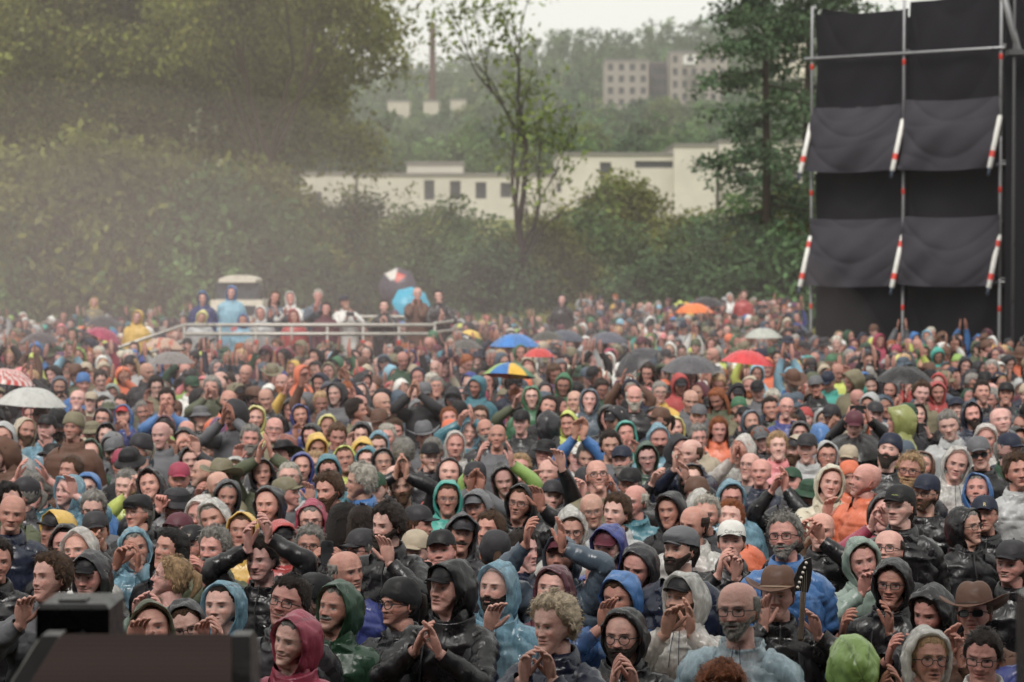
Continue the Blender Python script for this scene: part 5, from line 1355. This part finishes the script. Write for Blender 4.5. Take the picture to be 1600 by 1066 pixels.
UM = [
 (131, 477, 46, ['sky'], 'small light blue umbrella far back, at the foot of the olive bushes', (0, 0)),
 (163, 494, 62, ['chr'], 'dark grey umbrella below the small light blue one', (3, 2)),
 (237, 482, 42, ['slate'], 'small blue-grey umbrella behind the yellow raincoat', (0, 0)),
 (168, 515, 62, [(150, 48, 78)], 'crimson umbrella tilted down towards the yellow raincoat', (0, 24)),
 (267, 550, 74, [(118, 112, 110)], 'flat grey umbrella in front of the ramp rail', (0, 0)),
 (14, 577, 88, ['red'], 'red and white checked umbrella cut by the left edge', (0, 8), None, .5, 'check'),
 (50, 606, 112, [(176, 176, 172)], 'pale patterned umbrella right below the checked one', (0, 4), 1.86, .5, 'dots'),
 (62, 520, 64, [(70, 62, 64)], 'dark umbrella in the left part of the far crowd', (0, 0)),
 (804, 522, 80, ['blu', (48, 118, 190)], 'bright blue umbrella in the middle of the far crowd', (0, 0)),
 (852, 518, 54, [(66, 66, 60)], 'dark umbrella half behind the bright blue one', (0, -6)),
 (885, 516, 66, [(66, 72, 84)], 'dark slate umbrella between two other dark ones', (0, 4)),
 (949, 519, 68, [(76, 78, 90)], 'dark blue-grey umbrella, last of the row starting at the bright blue one', (0, 0)),
 (1085, 474, 62, [(226, 116, 56)], 'orange umbrella at the back of the crowd', (0, 0)),
 (1040, 468, 46, [(96, 96, 98)], 'grey umbrella behind the orange one', (0, 6)),
 (1036, 477, 44, [(112, 110, 110)], 'grey umbrella just under another grey one near the orange one', (0, -18)),
 (1128, 458, 38, [(110, 176, 148)], 'small mint green umbrella behind the orange one', (0, 4)),
 (1104, 464, 60, [(32, 30, 34)], 'black umbrella between the mint green and orange ones', (0, 0)),
 (1193, 513, 62, [(168, 170, 162)], 'pale grey umbrella beside the scaffold tower foot', (0, 0)),
 (1170, 548, 84, [(196, 58, 62)], 'red umbrella below the pale grey one', (0, 6)),
 (1080, 556, 96, [(78, 76, 80)], 'wide dark grey umbrella beside the red one', (4, 0)),
 (985, 552, 82, [(56, 54, 58)], 'black umbrella tilted steeply, beside the wide dark grey one', (10, -32)),
 (797, 568, 84, ['roy', 'yel', 'org', 'red', 'lime', 'blu', 'yel', 'grn'], 'rainbow striped umbrella in the crowd', (-8, 4)),
 (842, 545, 52, [(190, 66, 64)], 'small red umbrella between the bright blue and the rainbow one', (0, 0)),
 (1414, 573, 92, [(28, 26, 28)], 'big black umbrella in front of the scaffold tower', (4, 0)),
 (1340, 680, 108, [(34, 32, 33)], 'black angular umbrella, lowest and nearest of all', (14, 0), 1.62),
 (848, 479, 42, [(160, 122, 112)], 'brownish pink umbrella at the grassy bank', (0, 0)),
 (906, 486, 46, [(48, 44, 46)], 'black umbrella at the grassy bank', (0, 4)),
 (256, 528, 66, [(178, 150, 132)], 'mottled dark and rust umbrella before the ramp rail', (0, 4), None, .5, 'camo'),
 (727, 531, 56, [(84, 80, 76)], 'dark umbrella at the end of the railings', (0, 0)),
 (740, 517, 34, [(214, 180, 92)], 'small yellow umbrella at the end of the railings', (0, 20)),
 (617, 446, 64, [(60, 54, 68)], 'big dark umbrella with white and red panels on the platform', (78, -14), None, .62, 'panel', .2),
 (645, 470, 62, [(44, 158, 188)], 'cyan umbrella held low on the platform beside the printed one', (62, 14), None, .5, None, .2),
]
for u in UM:
    umbrella(u[0], u[1], u[2], u[3], u[4], u[5], *(u[6:] if len(u) > 6 else []))

# ------------------------------------------------------------------ the people one can tell apart
PEOPLE = parse_table()
NLIST = len(PEOPLE)
rs = np.random.default_rng(77)
for p in PEOPLE:
    zl, zh = 1.46, 1.80
    d = .262 * FPX / p['h'] if p['hk'] in ('hood', 'hat', 'bucket') else .245 * FPX / p['h']
    z = HC - (p['py'] - YH) / FPX * d; z = min(max(z, zl), zh)
    p['d'] = (HC - z) * FPX / (p['py'] - YH)
def posz(p): return at(p['px'], p['py'], p['d'])
for it in range(80):
    moved = 0
    W3 = [posz(p) for p in PEOPLE]
    for i in range(len(PEOPLE)):
        for j in range(i):
            dx = W3[i][0] - W3[j][0]; dy = W3[i][1] - W3[j][1]
            if abs(dx) > .42 or abs(dy) > .40: continue
            if (dx / .42) ** 2 + (dy / .40) ** 2 >= 1: continue
            a, b = (PEOPLE[i], PEOPLE[j]) if PEOPLE[i]['py'] > PEOPLE[j]['py'] else (PEOPLE[j], PEOPLE[i])
            for q, s in ((a, -1), (b, 1)):
                nd_ = q['d'] + s * .035; z = HC - (q['py'] - YH) / FPX * nd_
                if 1.30 < z < 1.93: q['d'] = nd_; moved += 1
            W3[i] = posz(PEOPLE[i]); W3[j] = posz(PEOPLE[j])
    if not moved: break
# people the photo only half shows, standing in the gaps between the others
occ = [tuple(posz(p)[:2]) for p in PEOPLE]
fill = []
for y in np.arange(15.8, 27.5, .50):
    for x in np.arange(-.236 * y, .236 * y, .52):
        X = x + rs.normal() * .10; Y = y + rs.normal() * .12
        if min((X - a) ** 2 * 1.15 + (Y - b) ** 2 for a, b in occ + fill) > .58 ** 2 and len(fill) < 32 and abs(X) < .213 * Y:
            fill.append((X, Y))
def rand_person(rs, far=False):
    sp = dict(hcol=None, hp=False, cap2=None, opt=[], bare=False, band=False)
    r = rs.random(); dark = ['blk', 'chr', 'nav', 'blk', 'chr', 'gry', 'dgn', 'slate', 'brn', 'mrn', 'kha', 'olv', 'lgr']; bright = ['blu', 'sky', 'red', 'crm', 'yel', 'org', 'wht', 'wht', 'grn', 'teal', 'lime', 'neon', 'roy', 'prp', 'bei', 'pnk', 'cream', 'aqua']
    c = dark[rs.integers(len(dark))] if rs.random() < .72 else bright[rs.integers(len(bright))]
    sp['hair'] = ['dkb', 'brn', 'gry', 'wht', 'dkb', 'gry', 'blk', 'blond', 'ging'][rs.integers(9)]
    if r < .40: sp['hk'] = 'hood'; sp['hcol'] = c; sp['hp'] = c in ('wht', 'sky') ; sp['cap2'] = 'chr' if rs.random() < .2 else None
    elif r < .56: sp['hk'] = 'cap'; sp['hcol'] = dark[rs.integers(10)] if rs.random() < .75 else bright[rs.integers(len(bright))]
    elif r < .62: sp['hk'] = 'bucket'; sp['hcol'] = dark[rs.integers(12)]
    elif r < .67: sp['hk'] = 'beanie'; sp['hcol'] = dark[rs.integers(12)] if rs.random() < .6 else bright[rs.integers(len(bright))]
    elif r < .70: sp['hk'] = 'hat'; sp['hcol'] = ['blk', 'brn', 'kha'][rs.integers(3)]
    elif r < .77: sp['hk'] = 'bald'
    elif r < .82: sp['hk'] = 'rec'
    elif r < .88: sp['hk'] = 'long'
    else: sp['hk'] = 'hair'
    sp['face'] = ('w' if sp['hk'] == 'long' or rs.random() < .2 else 'b' if rs.random() < .2 else '') + ('g' if rs.random() < .25 else '')
    sp['tk'] = 'p' if c in ('wht', 'sky') else 'j'; sp['top'] = c; sp['yaw'] = rs.normal() * 16 - 4
    sp['pose'] = '-'; q = rs.random()
    if q < .34: sp['pose'] = 'C'; sp['hands'] = np.array([rs.normal() * .06, -.27, -.16 + .14 * rs.normal()])
    elif q < .42: sp['pose'] = 'U'; sp['hands'] = np.array([rs.normal() * .08, -.12, .28 + .08 * rs.normal()])
    elif q < .45: sp['pose'] = 'L'; sp['hands'] = np.array([.2 * (1 if rs.random() < .5 else -1), -.15, .12 + .2 * rs.random()])
    return sp
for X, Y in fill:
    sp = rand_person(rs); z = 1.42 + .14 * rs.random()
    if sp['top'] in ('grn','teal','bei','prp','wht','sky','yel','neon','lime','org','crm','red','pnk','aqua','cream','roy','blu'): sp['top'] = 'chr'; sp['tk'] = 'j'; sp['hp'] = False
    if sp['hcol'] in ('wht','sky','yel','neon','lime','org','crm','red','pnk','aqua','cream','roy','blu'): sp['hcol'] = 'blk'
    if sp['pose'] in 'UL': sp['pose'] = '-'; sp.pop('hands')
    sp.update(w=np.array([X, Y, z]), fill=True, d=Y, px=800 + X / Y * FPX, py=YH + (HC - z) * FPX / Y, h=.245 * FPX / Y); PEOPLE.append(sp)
# people on the platform and a few that stand out far back: px, py, height
STAND = """
317 467 22 5 hood.blu* dkb - roy* plat
361 458 22 5 hood.blu dkb - sky plat
363 478 18 -5 hair brn - pnk plat
428 466 20 8 long brn w slate plat C 427 484
454 467 20 8 hood.wht blond w wht plat C 450 482
497 464 18 5 hair wht - slate plat C 495 479
460 495 20 10 hood.red gry - red plat2
509 484 18 5 long dkb w mrn plat2
540 473 16 15 cap.nav dkb - wht plat C 547 492 phone
600 480 17 5 hair dkb - blk plat C 600 500
652 460 18 10 bald gry - brn plat U 652 470
686 464 17 5 hair dkb - blk plat C 690 492
313 496 18 5 hood.ylw wht - lgr plat2
380 502 18 5 hood.blu dkb - sky plat2
408 490 19 0 hood.wht brn - lgr plat2
213 496 21 3 hood.yel dkb - yel far
147 473 16 5 hood.yel dkb - kha far
1162 462 15 5 hair brn - red far
1141 466 14 5 hood.wht brn - wht far
1495 502 17 5 long brn w lgr far
1524 508 17 -5 long brn w gry far
878 470 18 0 hood.blk dkb - blk far
"""
for ln in STAND.strip().splitlines():
    t = ln.split(); k = t[8]; row = ' '.join(t[:8] + t[9:])
    TABLE = row; p = parse_table()[0]; p['near'] = False; p['stand'] = k
    if k == 'plat': p['d'] = 45.2; p['ground'] = PZ
    elif k == 'plat2': p['d'] = 44.5; p['ground'] = PZ
    else:
        p['d'] = .25 * FPX / p['h']; 
        if p['px'] > 1480: p['d'] = 50.5
    PEOPLE.append(p)
KN = {'hood': 'hood', 'cap': 'cap', 'flat': 'flat cap', 'beanie': 'beanie', 'bucket': 'bucket hat', 'hat': 'brimmed hat'}
def head_phrase(p):
    if p['hk'] in KN: return ('thin ' if p.get('hp') else '') + NAMES[p['hcol']] + (' plastic ' if p.get('hp') else ' ') + KN[p['hk']]
    return None
def top_phrase(p): return NAMES[p['top']] + (' poncho' if p['tk'] == 'p' else ' jacket')
def short(p):
    h = head_phrase(p); return (h if h else 'bareheaded one in ' + top_phrase(p))
def labels(PE):
    def base(p, lv):
        h = head_phrase(p); s = 'person '
        if abs(p['yaw']) > 110: s += 'facing away '
        s += ('in ' + h) if h else 'bareheaded'
        if p.get('cap2'): s += ' over a cap'
        f = p['face']
        if 's' in f: s += ' and sunglasses'
        elif 'g' in f or 'G' in f or 'o' in f: s += ' and glasses' if h else ' in glasses'
        if (h is None) or p['top'] != p['hcol'] or p['tk'] != ('p' if p.get('hp') else 'j'): s += ', ' + top_phrase(p)
        s += {'-': '', 'C': ', clapping', 'U': ', clapping overhead', 'A': ', both hands apart', 'L': ', one hand raised', 'F': ', raising a fist', 'P': ', holding a phone' if 'nophone' not in p['opt'] else ', hands raised'}[p['pose']]
        if p.get('stand', '').startswith('plat'): s += ', on the platform'
        return s
    B = [base(p, 0) for p in PE]; used = {}
    from collections import Counter
    cnt = Counter(B); S = Counter(short(p) for p in PE); out = []
    um = [(u[0], u[1], u[4]) for u in UM]
    for i, p in enumerate(PE):
        s = B[i]
        if cnt[s] == 1 and s not in used: used[s] = 1; out.append(s); continue
        near = sorted((j for j in range(len(PE)) if j != i), key=lambda j: (PE[j]['px'] - p['px']) ** 2 + (PE[j]['py'] - p['py']) ** 2)
        done = None
        for pas in (0, 1):
            for j in near[:14]:
                q = PE[j]; 
                if pas == 0 and S[short(q)] > 6: continue
                dx, dy = q['px'] - p['px'], q['py'] - p['py']; h = p['h']
                rel = ('behind' if dy > .55 * abs(dx) + 4 else 'in front of' if dy < -.55 * abs(dx) - 4 else ('just left of' if dx > 0 else 'just right of'))
                c = s.replace('person in ', '').replace('person bareheaded', 'bareheaded') if len((s + rel + short(q)).split()) > 14 else s
                c = c + ', ' + rel + ' ' + short(q)
                if len(c.split()) <= 16 and c not in used: done = c; break
            if done: break
        if not done: done = (s + ', %d from the left edge' % i)
        used[done] = 1; out.append(done)
    return out
LABELS = labels(PEOPLE)
def phone(loc, landscape, label, sc=1.0, yaw=0):
    r = empty('phone', loc); w, h = (.155, .078) if landscape else (.078, .155); w *= sc; h *= sc
    m = MB(); t = np.linspace(0, 2 * np.pi, 25)[:-1]; ex = .35
    ring = np.stack([w / 2 * np.sign(np.cos(t)) * np.abs(np.cos(t)) ** ex, 0 * t, h / 2 * np.sign(np.sin(t)) * np.abs(np.sin(t)) ** ex], -1)
    G = np.array([ring * 0 + [0, -.005, 0], ring * .97 + [0, -.005, 0], ring + [0, -.003, 0], ring + [0, .004, 0], ring * .97 + [0, .005, 0], ring * 0 + [0, .005, 0]])
    m.grid(G, True, lin((34, 34, 36))); m.build('case', M['hard'], r, False)
    m = MB(); m.box((w / 2 - .034, -.0075, h / 2 - .038), (w / 2 - .010, -.0052, h / 2 - .010), lin((14, 14, 15))); m.build('camera_bump', M['hard'], r, False)
    m = MB(); m.box((-w * .46, .0052, -h * .46), (w * .46, .0056, h * .46), lin((120, 126, 130))); m.build('screen', M['hard'], r, False)
    r.rotation_euler = (R(-8), 0, yaw); tag(r, label, 'phone', 'phones held up'); return r
PHL = iter(['phone held upright by the grey-haired person in glasses', 'dark phone held sideways behind the turquoise hood with glasses', 'phone held sideways by the black cap with reddish hair', 'phone held sideways by the grey beard in the orange hood', 'phone held by the dark grey hood near the lime hood', 'small dark phone held on the viewing platform'])
nper = 0
for i, p in enumerate(PEOPLE):
    P = p['w'] if 'w' in p else at(p['px'], p['py'], p['d'])
    p['x'], p['y'], p['z'] = P; p['seed'] = 1000 + i
    if 'ground' not in p: p['ground'] = float(ground_z(np.array(P[0]), np.array(P[1])))
    lod = 0 if (p['h'] > 52) else 1
    if p['pose'] != '-' and 'hpx' in p:
        off = {'C': .27, 'P': .30, 'U': .10, 'A': .16, 'L': .22, 'F': .15}[p['pose']]
        Hp = at(p['hpx'][0], p['hpx'][1], P[1] - off); p['hands'] = Hp - P
    elif p['pose'] != '-' and 'hands' not in p: p['pose'] = '-'
    parts, H, hnd = person_geo(p, lod)
    e = empty('person', P)
    tag(e, LABELS[i], 'person', 'people in the crowd')
    for n, (mb, mk) in parts.items():
        if mb.n: mb.build(n, M[mk], e)
    p['obj'] = e; nper += 1
    if p['pose'] == 'P' and 'nophone' not in p['opt'] or 'phone' in p['opt']:
        up = 'big' in p['opt']
        phone(at(p['hpx'][0], p['hpx'][1] - (3 if up else 1), P[1] - (.33 if p['pose'] == 'P' else .34)), not up, next(PHL), 1.0 if p['h'] > 30 else 1.0)
# writing and marks on clothing
def text_on(pt, txt, size, col, parent, ry=0, rz=0, name='lettering', rx=90):
    cu = bpy.data.curves.new(name, 'FONT'); cu.body = txt; cu.size = size; cu.extrude = .0012; cu.align_x = 'CENTER'; cu.align_y = 'CENTER'
    o = bpy.data.objects.new(name, cu); COLL.objects.link(o)
    m = MB(); mt = bpy.data.materials.get('ink_%s' % str(col)) or bpy.data.materials.new('ink_%s' % str(col)); mt.use_nodes = True
    mt.node_tree.nodes['Principled BSDF'].inputs['Base Color'].default_value = (*lin(col), 1); cu.materials.append(mt)
    bpy.context.view_layer.update(); me = bpy.data.meshes.new_from_object(o.evaluated_get(bpy.context.evaluated_depsgraph_get())); bpy.data.objects.remove(o); o = bpy.data.objects.new(name, me); COLL.objects.link(o)
    o.parent = parent; o.location = pt; o.rotation_euler = (R(rx), R(ry), R(rz)); return o
def by(px, py): return min(PEOPLE, key=lambda p: (p['px'] - px) ** 2 + (p['py'] - py) ** 2)
q = by(1144, 850)['obj']; text_on((-.002, -.100, .085), 'Callaway', .030, (60, 60, 66), q, 0, 0, rx=68)
q = by(1539, 808)['obj']; text_on((-.03, -.092, .092), 'R', .034, (216, 200, 130), q, 0, -12, rx=66)
q = by(301, 856)['obj']; text_on((-.022, -.097, .088), 'YO!', .026, (206, 190, 170), q, 0, -12, rx=70)
q = by(1408, 795)['obj']; text_on((-.05, -.084, .090), '~~', .034, (170, 180, 90), q, 0, -28, rx=66)

# wristwatch of the person in the clear hood, instrument neck in front of the hat
HP = by(1217, 934); d_ = HP['y'] - .42
gt = empty('guitar', at(1255, 905, d_)); g0 = at(1255, 905, d_)
def gp(x, y): return at(x, y, d_) - g0
sh = [(1243, 922), (1240, 905), (1248, 885), (1256, 875), (1267, 871), (1269, 890), (1266, 912), (1262, 926)]
pts = np.array([gp(*s) for s in sh]); cen = pts.mean(0); m = MB()
G = np.array([np.repeat(cen[None], 8, 0) + [0, -.009, 0], pts + [0, -.009, 0], pts * 1.0 + [0, .009, 0], np.repeat(cen[None], 8, 0) + [0, .009, 0]]); m.grid(G, True, lin((30, 26, 26))); m.build('headstock', M['hard'], gt, False)
for k in range(6):
    x = 1246 + k * 2.6; y = 917 - k * 7.6; m = MB(); m.tube(np.array([gp(x, y) + [0, -.008, 0], gp(x, y) + [0, -.024, 0]]), .0075, lin((214, 208, 200)), 10); m.build('tuning_peg', M['metal'], gt)
m = MB(); m.tube(np.array([gp(1255, 926), gp(1253, 965), gp(1251, 1000)]), [.013, .014, .014], lin((86, 62, 44)), 8); m.build('neck', M['hard'], gt)
for k in range(5):
    m = MB(); m.tube(np.array([gp(1247 + k * 3.2, 915 - k * 6) + [0, -.014, 0], gp(1250 + k * 2.2, 926) + [0, -.018, 0], gp(1247 + k * 1.6, 998) + [0, -.018, 0]]), .0012, lin((150, 142, 130)), 4, False); m.build('string', M['metal'], gt)
tag(gt, 'dark stringed instrument head with pale pegs, before the brown brimmed hat', 'guitar')

# ------------------------------------------------------------------ the far crowd, nobody could count
rs = np.random.default_rng(99); cm = MB()
near_pts = [(p['x'], p['y']) for p in PEOPLE]
ACC = [(330, 560, 'red', 'hood'), (520, 565, 'sky', 'hood'), (415, 553, 'red', 'hood'), (525, 572, 'grn', 'hood'), (128, 600, 'blu', 'beanie'), (193, 588, 'org', 'hood'), (160, 570, 'wht', 'hood'), (55, 565, 'neon', 'hood'), (126, 520, 'org', 'hood'), (210, 560, 'blu', 'beanie'), (228, 570, 'roy', 'cap'),
  (1497, 534, 'blu', 'hood'), (1531, 534, 'blu', 'hood'), (1400, 552, 'crm', 'beanie'), (1406, 568, 'ylw', 'hood'), (1350, 598, 'blu', 'hood'), (1418, 597, 'red', 'cap'), (1468, 600, 'red', 'hood'), (1238, 577, 'yel', 'beanie'), (1236, 590, 'sky', 'hood'), (1290, 540, 'teal', 'hood'), (1365, 560, 'lime', 'hair'), (1494, 568, 'lime', 'beanie'), (1563, 580, 'wht', 'hood'),
  (998, 577, 'wht', 'hood'), (1012, 585, 'wht', 'hood'), (1049, 547, 'wht', 'hood'), (1173, 605, 'bei', 'hood'), (1082, 535, 'yel', 'beanie'), (1142, 533, 'org', 'beanie'), (1104, 520, 'kha', 'cap'), (1050, 500, 'org', 'hood'), (1168, 500, 'blu', 'hood'), (855, 560, 'blu', 'hood'), (970, 582, 'wht', 'cap'), (920, 590, 'slate', 'cap'), (780, 560, 'blk', 'hair'), (870, 510, 'red', 'hood'),
  (1105, 580, 'wht', 'hood'), (1125, 592, 'red', 'hair'), (780, 540, 'ylw', 'hat'), (640, 560, 'roy', 'hood'), (655, 590, 'nav', 'hood'), (675, 600, 'grn', 'hair'), (1183, 585, 'sky', 'hood'), (1030, 615, 'yel', 'hair'), (160, 515, 'org', 'hood'), (37, 497, 'red', 'hair'), (500, 600, 'nav', 'hood'), (565, 600, 'chr', 'hood'), (440, 600, 'chr', 'bald')]
spots = []
for px, py, c, hk in ACC:
    z = 1.66; y = (HC - z) * FPX / (py - YH); 
    for _ in range(4): z = 1.66 + float(ground_z(np.array(0.), np.array(y))); y = (HC - z) * FPX / (py - YH)
    spots.append((px2(px, y), y, c, hk))
for y in np.arange(10.4, 74, .64):
    sp_ = .50 + .0015 * y
    for x in np.arange(-.26 * y - 1.6, .26 * y + 1.6, sp_):
        X = x + rs.normal() * .17; Y = y + rs.normal() * .22; q = 800 + X / Y * FPX
        if Y < 18 and abs(X) < .222 * Y + .35: continue
        if Y > 44.6 and q > 1560: continue
        if Y > 48.2 and q > 1250: continue
        if 43.3 < Y < 49 and 190 < q < 715: continue
        if Y > 60 and (q < 730) and rs.random() < .35: continue
        if Y > 63 and 270 < q < 830: continue
        if Y > 61 and q < 900: continue
        if Y > 66 and q < 1000 and rs.random() < .6: continue
        if Y < 30 and min((X - a) ** 2 + (Y - b) ** 2 for a, b in near_pts) < .46 ** 2: continue
        if any((X - s[0]) ** 2 + (Y - s[1]) ** 2 < .5 ** 2 for s in spots[:len(ACC)]): continue
        if rs.random() < .07 + .18 * (math.sin(X * 1.3 + 2 * math.sin(Y * .7)) > .6): continue
        spots.append((X, Y, None, None))
ncrowd = 0
for X, Y, c, hk in spots:
    sp = rand_person(rs, True)
    if c: sp['top'] = c; sp['hk'] = hk; sp['hcol'] = c; sp['hp'] = False; sp['tk'] = 'j'
    g_ = float(ground_z(np.array(X), np.array(Y))); z = g_ + 1.62 + .085 * rs.normal(); z = min(z, g_ + 1.82)
    if c: z = g_ + 1.66
    sp.update(ground=g_, z=z, seed=50000 + ncrowd)
    if sp['hp'] : sp['hp'] = True
    if Y < 27:
        if sp['pose'] in 'UL': sp['pose'] = '-'
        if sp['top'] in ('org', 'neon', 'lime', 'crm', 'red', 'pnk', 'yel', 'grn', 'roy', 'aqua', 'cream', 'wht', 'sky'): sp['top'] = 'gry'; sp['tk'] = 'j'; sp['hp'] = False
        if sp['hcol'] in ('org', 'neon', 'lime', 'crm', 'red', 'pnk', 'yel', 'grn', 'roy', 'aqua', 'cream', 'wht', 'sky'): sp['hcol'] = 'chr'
    if Y > 42 and sp['pose'] == 'U' and rs.random() < .6: sp['pose'] = '-'
    if Y > 30 and sp['hk'] == 'bald' and rs.random() < .5: sp['hk'] = 'hood'; sp['hcol'] = 'chr'
    sp['pitch'] = 4 + 5 * rs.normal(); sp['yaw'] += 22 * rs.normal()
    parts, H, _ = person_geo(sp, 1 if Y < 31 else 2)
    off = np.array([X, Y, z])
    for n, (mb, mk) in parts.items():
        if mb.n:
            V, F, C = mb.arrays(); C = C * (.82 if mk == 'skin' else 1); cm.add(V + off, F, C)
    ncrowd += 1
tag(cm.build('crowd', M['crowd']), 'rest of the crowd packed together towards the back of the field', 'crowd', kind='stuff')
import sys
if 'dump' in sys.argv: print(*['%d %d | %s' % (p['px'], p['py'], l) for p, l in zip(PEOPLE, LABELS)], sep='\n')
print('PEOPLE', nper, 'listed', NLIST, 'fill', len(fill), 'crowd', ncrowd, 'verts', cm.n)
# ------------------------------------------------------------------ air: rain haze and a drift of stage smoke
def volume(name, o, col, dens, ani=0.0):
    mt, nt, out = newmat(name); v = nd(nt, 'ShaderNodeVolumePrincipled', Density=dens, Anisotropy=ani); v.inputs['Color'].default_value = (*col, 1)
    nt.links.new(v.outputs[0], out.inputs['Volume']); o.data.materials.clear(); o.data.materials.append(mt)
mb = MB(); mb.box((-420, -70, -1.2), (420, 1400, 130), (1, 1, 1)); hz = mb.build('haze', M['hard'], None, False); volume('haze', hz, (.95, .92, .93), .00040); tag(hz, 'rain haze', kind='stuff')
def ell(name, c, r, col, dens, label):
    m = MB(); t = np.linspace(0, math.pi, 25)[:, None]; a = np.linspace(0, 2 * np.pi, 49)[None, :-1]
    G = np.stack([np.sin(t) * np.cos(a) * r[0] + c[0], np.sin(t) * np.sin(a) * r[1] + c[1], np.cos(t) * r[2] + c[2] + 0 * a], -1)
    m.grid(G[::-1], True, (1, 1, 1)); o = m.build(name, M['hard']); volume(name, o, col, dens); tag(o, label, kind='stuff')
for k_ in (1.0, .84, .68, .52):
    ell('smoke', (-11, 71, 10.5), (12.5 * k_, 7.5 * k_, 14 * k_), (.99, .88, .79), .0030, 'thin warm stage smoke before the trees on the left')
for k_ in (1.0, .8):
    ell('smoke', (-8.5, 40, 1.5), (14.5 * k_, 22 * k_, 4.5 * k_), (.99, .86, .86), .0030, 'thin drifting smoke and drizzle over the crowd')
